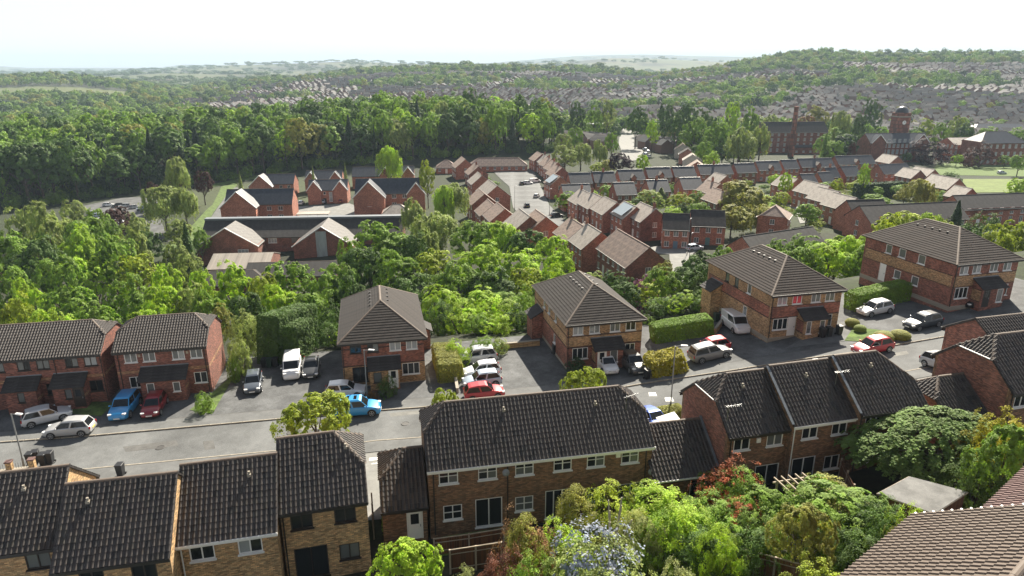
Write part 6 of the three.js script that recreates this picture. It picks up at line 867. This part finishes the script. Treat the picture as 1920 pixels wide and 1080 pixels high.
  for (const [x, f, h, q] of trees) {
    const k = q < .4 ? 'mid' : q < .72 ? 'dark' : q < .86 ? 'grey' : q < .95 ? 'olive' : 'deep', vi = Math.floor(r() * 3), rad = h * (.42 + .14 * r());
    if (n < 150 && f < 700) { n++; plant(x, f, ground(x, f), h, rad, 'woodRound', Math.floor(r() * 4), k, 'town_tree', `${CL[k]} rounded tree among the houses of the town`, 'tree', 'trees of the town across the valley'); continue; }
    (ti['lowres' + vi + k] ??= { g: PROTO.lowres[vi], m: LM[k], l: [] }).l.push(M4(x, ground(x, f) - .4, -f, r() * 6.28, rad / .5, h, rad / .5));
  }
  mk(ti, 'distant_trees', 'trees and hanging woods on the far slopes', 'crowns');
  // farther woods and hedgerows
  const fw = {}; for (let i = 0; i < 5200; i++) { const f = 1650 * Math.pow(5.2, r()), a = (r() - .5) * 1.7, x = a * f; if (fbm(x * .0016 + 20, f * .0016) < .47) continue; const h = 10 + 8 * r(); (fw['lowres' + i % 3] ??= { g: PROTO.lowres[i % 3], m: LM.dark, l: [] }).l.push(M4(x, ground(x, f) - 1, -f, r() * 6, h * (1.2 + f / 2600), h, h * (1.2 + f / 2600))); }
  mk(fw, 'far_woods', 'far woods and hedgerows on the hazy hills', 'crowns');
}

// gardens between the valley houses
{
  const r = rng(515), close = (px, py) => px > 930 && px < 1060 && py < 430 && py > 315; let n = 0, guard = 0;
  while (n < 190 && guard++ < 3000) {
    const px = 860 + r() * 1060, py = 300 + r() * 140, [x, f] = onG(px, py); if (f < 118 || f > 300 || close(px, py) || (px > 1795 && py > 325)) continue;
    if (foot.some((q) => Math.hypot(q[0] - x, q[1] - f) < 6.2)) continue; n++;
    const h = 1.6 + 4 * r() * r() + (r() < .15 ? 3 : 0), k = ['mid', 'bright', 'dark', 'olive', 'grey', 'yellow', 'mid', 'dark'][Math.floor(r() * 8)]; plant(x, f, ground(x, f), h, h * .5 + .5 + r(), h > 4 ? 'woodRound' : 'bush', Math.floor(r() * 3), k, 'garden_bush', `${CL[k] ?? 'green'} garden ${h > 4 ? 'tree' : 'bush'} between the valley houses`, h > 4 ? 'tree' : 'shrub', 'garden plants between the valley houses');
  }
  // bushes closing the forecourts at the back
  for (let i = 0; i < 34; i++) { const px = lerp(555, 1345, i / 33) + (r() - .5) * 10, base = offset(kerbFar, 18.2), x0 = lerp(-21, 24, i / 33) + (r() - .5), t = base.findIndex((q) => q[0] > x0), a = base[Math.max(1, t) - 1], b = base[Math.max(1, t)], f = lerp(a[1], b[1], (x0 - a[0]) / (b[0] - a[0])) + r() * 2; if ([-13, 9.5].some((c) => Math.abs(x0 - c - 2) < 5.5)) continue; const h = 2.2 + 2.2 * r(), k = ['mid', 'bright', 'dark'][Math.floor(r() * 3)]; plant(x0, f, ground(x0, f), h, 1.5 + r(), 'bush', i % 3, k, 'boundary_shrub', `${CL[k]} shrub in the row closing the forecourt`, 'shrub', 'shrubs closing the forecourts'); }
}
// ---------------------------------------------------------------- the spreading juniper, shed, fences and garden pieces
{
  const r = rng(404), f0 = 39.5, [x0, top] = atF(1765, 775, f0), g0 = ground(x0, f0), h = top - g0, g = new THREE.Group(), list = [], rx = 5.4, rz = 3.0; g.position.set(x0, g0, -f0); g.rotation.y = .1;
  const sprays = []; for (let i = 0; i < 420; i++) { const a = r() * 6.283, k = Math.sqrt(r()), y = h * (.97 - .42 * k * k - .16 * r() * k) , tilt = .25 + .4 * k; sprays.push({ c: V(Math.cos(a) * rx * k, Math.max(h * .32, y), Math.sin(a) * rz * k), a: a + (r() - .5) * .8, L: .75 + .55 * r(), t: .72 + .56 * r(), tilt }); }
  for (let i = 0; i < 190; i++) { const a = r() * 6.283, y = h * (.22 + .4 * r()); sprays.push({ c: V(Math.cos(a) * rx * (.75 + .2 * r()), y, Math.sin(a) * rz * (.75 + .2 * r())), a, L: .7 + .4 * r(), t: .7 + .4 * r(), tilt: .7 }); }
  for (const s of sprays) for (let i = 0; i < 64; i++) { const u = r(), w = (r() - .5) * .62 * (1 - u * .6), L = s.L * u, ca = Math.cos(s.a), sa = Math.sin(s.a); list.push({ p: V(s.c.x + ca * L - sa * w * s.L, s.c.y + .12 * Math.sin(u * 3) - s.tilt * .5 * L * u + (r() - .5) * .12, s.c.z + sa * L + ca * w * s.L), n: V(ca * .35, .9, sa * .35), c: s.t * (.85 + .3 * u) }); }
  part('foliage', leaves(list, .1, 8, .55), LM.cypress, g); const l = [bar(V(0, -.2, 0), V(.2, h * .5, 0), .22, 8, .14)]; for (let i = 0; i < 14; i++) { const a = i * .9, R = 1.6 + 2.4 * r(); l.push(bar(V(.1, h * (.2 + .25 * r()), 0), V(Math.cos(a) * R * 1.2, h * (.45 + .3 * r()), Math.sin(a) * R * .8), .09, 6, .03)); } part('trunk', merge(l), barkMat, g);
  shade(put(g, 'spreading_juniper', 'huge spreading dark green juniper over the flat roofed shed', 'tree'));
}
{ // shed: flat felt roof
  const Y = ground(...atY(1735, 930, 6.5)) + 2.3, P = [[1645, 925], [1752, 963], [1815, 922], [1705, 893]].map(([a, b]) => { const q = atY(a, b, Y); return V(q[0], Y, -q[1]); }), c = P[0].clone().add(P[1]).add(P[2]).add(P[3]).multiplyScalar(.25), g = new THREE.Group(); g.position.set(c.x, Y - 2.3, c.z);
  const Q = P.map((p) => p.clone().sub(c).setY(2.3)); part('roof', prism(Q, .08), MT.felt, g); const I = Q.map((p) => p.clone().multiplyScalar(.94).setY(0));
  for (let i = 0; i < 4; i++) { const a = I[i], b = I[(i + 1) % 4], n = Math.round(a.distanceTo(b) / .16); for (let j = 0; j < n; j++) { const p = a.clone().lerp(b, (j + .5) / n), m = part('board', cached('sb', () => box(.155, 2.6, .03, 0, .92, 0)), MT.wood[j % 3], g); m.position.copy(p); m.rotation.y = Math.atan2(-(b.z - a.z), b.x - a.x); } part('roof_trim', bar(Q[i].clone().setY(2.24), Q[(i + 1) % 4].clone().setY(2.24), .05, 4), MT.woodPale, g); }
  shade(put(g, 'garden_shed', 'wooden shed with a grey felt roof under the juniper', 'shed'));
}
fence(px2([[1180, 1022], [1288, 1010]]), 1.7, 'dark boarded fence behind the blue flowering shrub', { cap: true });
fence(px2([[1288, 1052], [1395, 1082], [1500, 1112]]), 1.75, 'brown boarded fence with pale rail below the patio', { cap: true });
fence(px2([[845, 1075], [940, 1060]]), 1.6, 'boarded fence with pale capping beside the red shrub', { cap: true });
fence(px2([[815, 1042], [880, 1033], [945, 1022]]), 1.2, 'low fence with pale top rail behind the long block lawn', { cap: true });
fence(px2([[1570, 905], [1605, 985]]), 1.8, 'dark fence between the stepped terrace garden and the shed', {});
fence(px2([[700, 968], [702, 1010]]), 1.8, 'shaded fence in the passage beside the garage', {});
sheet('lawn', px2([[800, 1050], [960, 1020]]), px2([[815, 1010], [955, 985]]), .05, MT.grass, 'shaded lawn behind the long block', 5, 1);
sheet('patio', px2([[1380, 1030], [1500, 1040]]), px2([[1400, 990], [1500, 1000]]), .05, MT.slab, 'bare shaded patio with the blue chair', 5, 1);
{ // blue folding chair on the patio
  const p = onG(1482, 1035), g = grp(p[0], p[1], .5), m = mat([.06, .12, .36], .5); g.position.y += .06;
  part('seat', box(.46, .03, .42, 0, .45, 0), m, g); const b = part('backrest', merge([0, 1, 2].map((i) => box(.46, .1, .025, 0, .62 + i * .13, 0))), m, g); b.position.set(0, 0, -.24); for (const s of [-1, 1]) { part('leg', bar(V(s * .2, 0, .24), V(s * .2, .95, -.26), .016), m, g); part('leg', bar(V(s * .17, 0, -.26), V(s * .17, .46, .2), .016), m, g); } shade(put(g, 'folding_chair', 'blue folding garden chair in the shade of the olive tree', 'chair')); }
{ // pergola
  const p = onG(1490, 975), g = grp(p[0], p[1], .25); for (const [x, z] of [[-1, -.8], [1, -.8], [-1, .8], [1, .8]]) part('post', box(.1, 2.3, .1, x, 1.15, z), MT.woodPale, g); for (const z of [-.8, .8]) part('beam', box(2.6, .12, .08, 0, 2.36, z), MT.woodPale, g); for (let i = 0; i < 5; i++) part('rafter', box(.07, .1, 2.3, -1 + i * .5, 2.47, 0), MT.woodPale, g); shade(put(g, 'pergola', 'pale wooden pergola among the garden shrubs', 'pergola')); }
{ // pruned bare limbs in the variegated shrub
  const r = rng(3), [x, y] = atF(1150, 960, 31), g = new THREE.Group(); g.position.set(x, ground(x, 31), -31); const h = y - ground(x, 31); for (let i = 0; i < 9; i++) { const a = r() * 6.28, b = V(Math.cos(a) * (.4 + .9 * r()), h * (.75 + .4 * r()), Math.sin(a) * .6), m = V(b.x * .35, h * .55, b.z * .3); part('limb', merge([bar(V(0, 0, 0), m, .07, 6, .055), bar(m, b, .055, 6, .035)]), barkPale, g); } shade(put(g, 'pruned_tree', 'bare pale pruned limbs rising from the variegated shrub', 'tree')); }
// ivy on the garage corner
{ const r = rng(12), [x, f] = atY(727, 930, 4.5), list = []; for (let i = 0; i < 900; i++) { const y = r() * 3.6; list.push({ p: V((r() - .5) * (.9 - y * .1), y, (r() - .5) * .5 + .2), n: V((r() - .5), .4, 1), c: .8 + .4 * r() }); } const g = new THREE.Group(); g.position.set(x, ground(x, f), -f + .1); part('foliage', leaves(list, .09, 4, .7), LM.mid, g); shade(put(g, 'climbing_ivy', 'climber growing up the corner of the single garage', 'plant')); }
// low walls and steps by the hip roofed houses
const lowWall = (a, b, h, m, label) => { const p = onG(...a), q = onG(...b), L = Math.hypot(q[0] - p[0], q[1] - p[1]), g = new THREE.Group(); g.position.set(p[0], ground(...p), -p[1]); g.rotation.order = 'YXZ'; g.rotation.set(0, Math.atan2(q[1] - p[1], q[0] - p[0]), Math.atan2(ground(...q) - ground(...p), L)); part('wall', box(L, h, .22, L / 2, h / 2 - .05, 0), m, g); part('coping', box(L + .05, .06, .3, L / 2, h - .02, 0), MT.slab, g); shade(put(g, 'low_wall', label, 'wall')); };
lowWall([938, 655], [1012, 648], .7, BR.sand, 'low brick wall at the back of the open forecourt');
lowWall([858, 738], [850, 690], .6, MT.slab, 'low pale wall beside the rounded clipped hedge');
lowWall([1340, 628], [1352, 612], .8, BR.sand, 'short brick wall at the end of the round hedge');

// worn road surface: repairs, covers, joint lines
const tarPatch = noisy([.1, .099, .095], .2, 3, .95, 301), tarPale = noisy([.17, .168, .155], .15, 3, .95, 303), iron = noisy([.06, .058, .055], .3, .5, .6, 305);
for (const [q, m, l] of [[[[230, 838], [330, 826], [335, 836], [236, 848]], tarPatch, 'darker asphalt repair along the road'], [[[560, 800], [640, 792], [644, 800], [566, 808]], tarPale, 'pale asphalt repair by the yellow green tree'], [[[380, 828], [400, 826], [404, 842], [384, 844]], tarPatch, 'square asphalt repair in the road'], [[[1380, 700], [1440, 690], [1444, 696], [1386, 706]], tarPatch, 'darker strip repair in the road'], [[[1660, 665], [1700, 658], [1704, 664], [1665, 671]], tarPale, 'pale repair in the uphill road']]) patch('asphalt_repair', q, .027, m, l, 3);
for (const [q, l] of [[[[730, 775], [870, 762], [872, 768], [732, 782]], 'pale joint'], ]) patch('asphalt_repair', q, .024, tarPale, 'pale worn strip along the road edge', 3);
for (const [x, y] of [[300, 840], [545, 812], [760, 795], [1310, 722], [1570, 683], [1790, 640]]) { const [a, b] = onG(x, y), g = grp(a, b, .2); part('cover', new THREE.CylinderGeometry(.32, .32, .012, 20).translate(0, .028, 0), iron, g); part('frame', new THREE.TorusGeometry(.36, .03, 4, 24).rotateX(Math.PI / 2).translate(0, .022, 0), iron, g); shade(put(g, 'manhole_cover', 'round iron manhole cover in the road', 'manhole', 'manhole covers in the road')); }
sheet('kerb_line', offset(kerbFar, 1.86), offset(kerbFar, 1.98), .108, tarPatch, 'dark joint between pavement and forecourt', 1);
renderer.render(scene, camera);
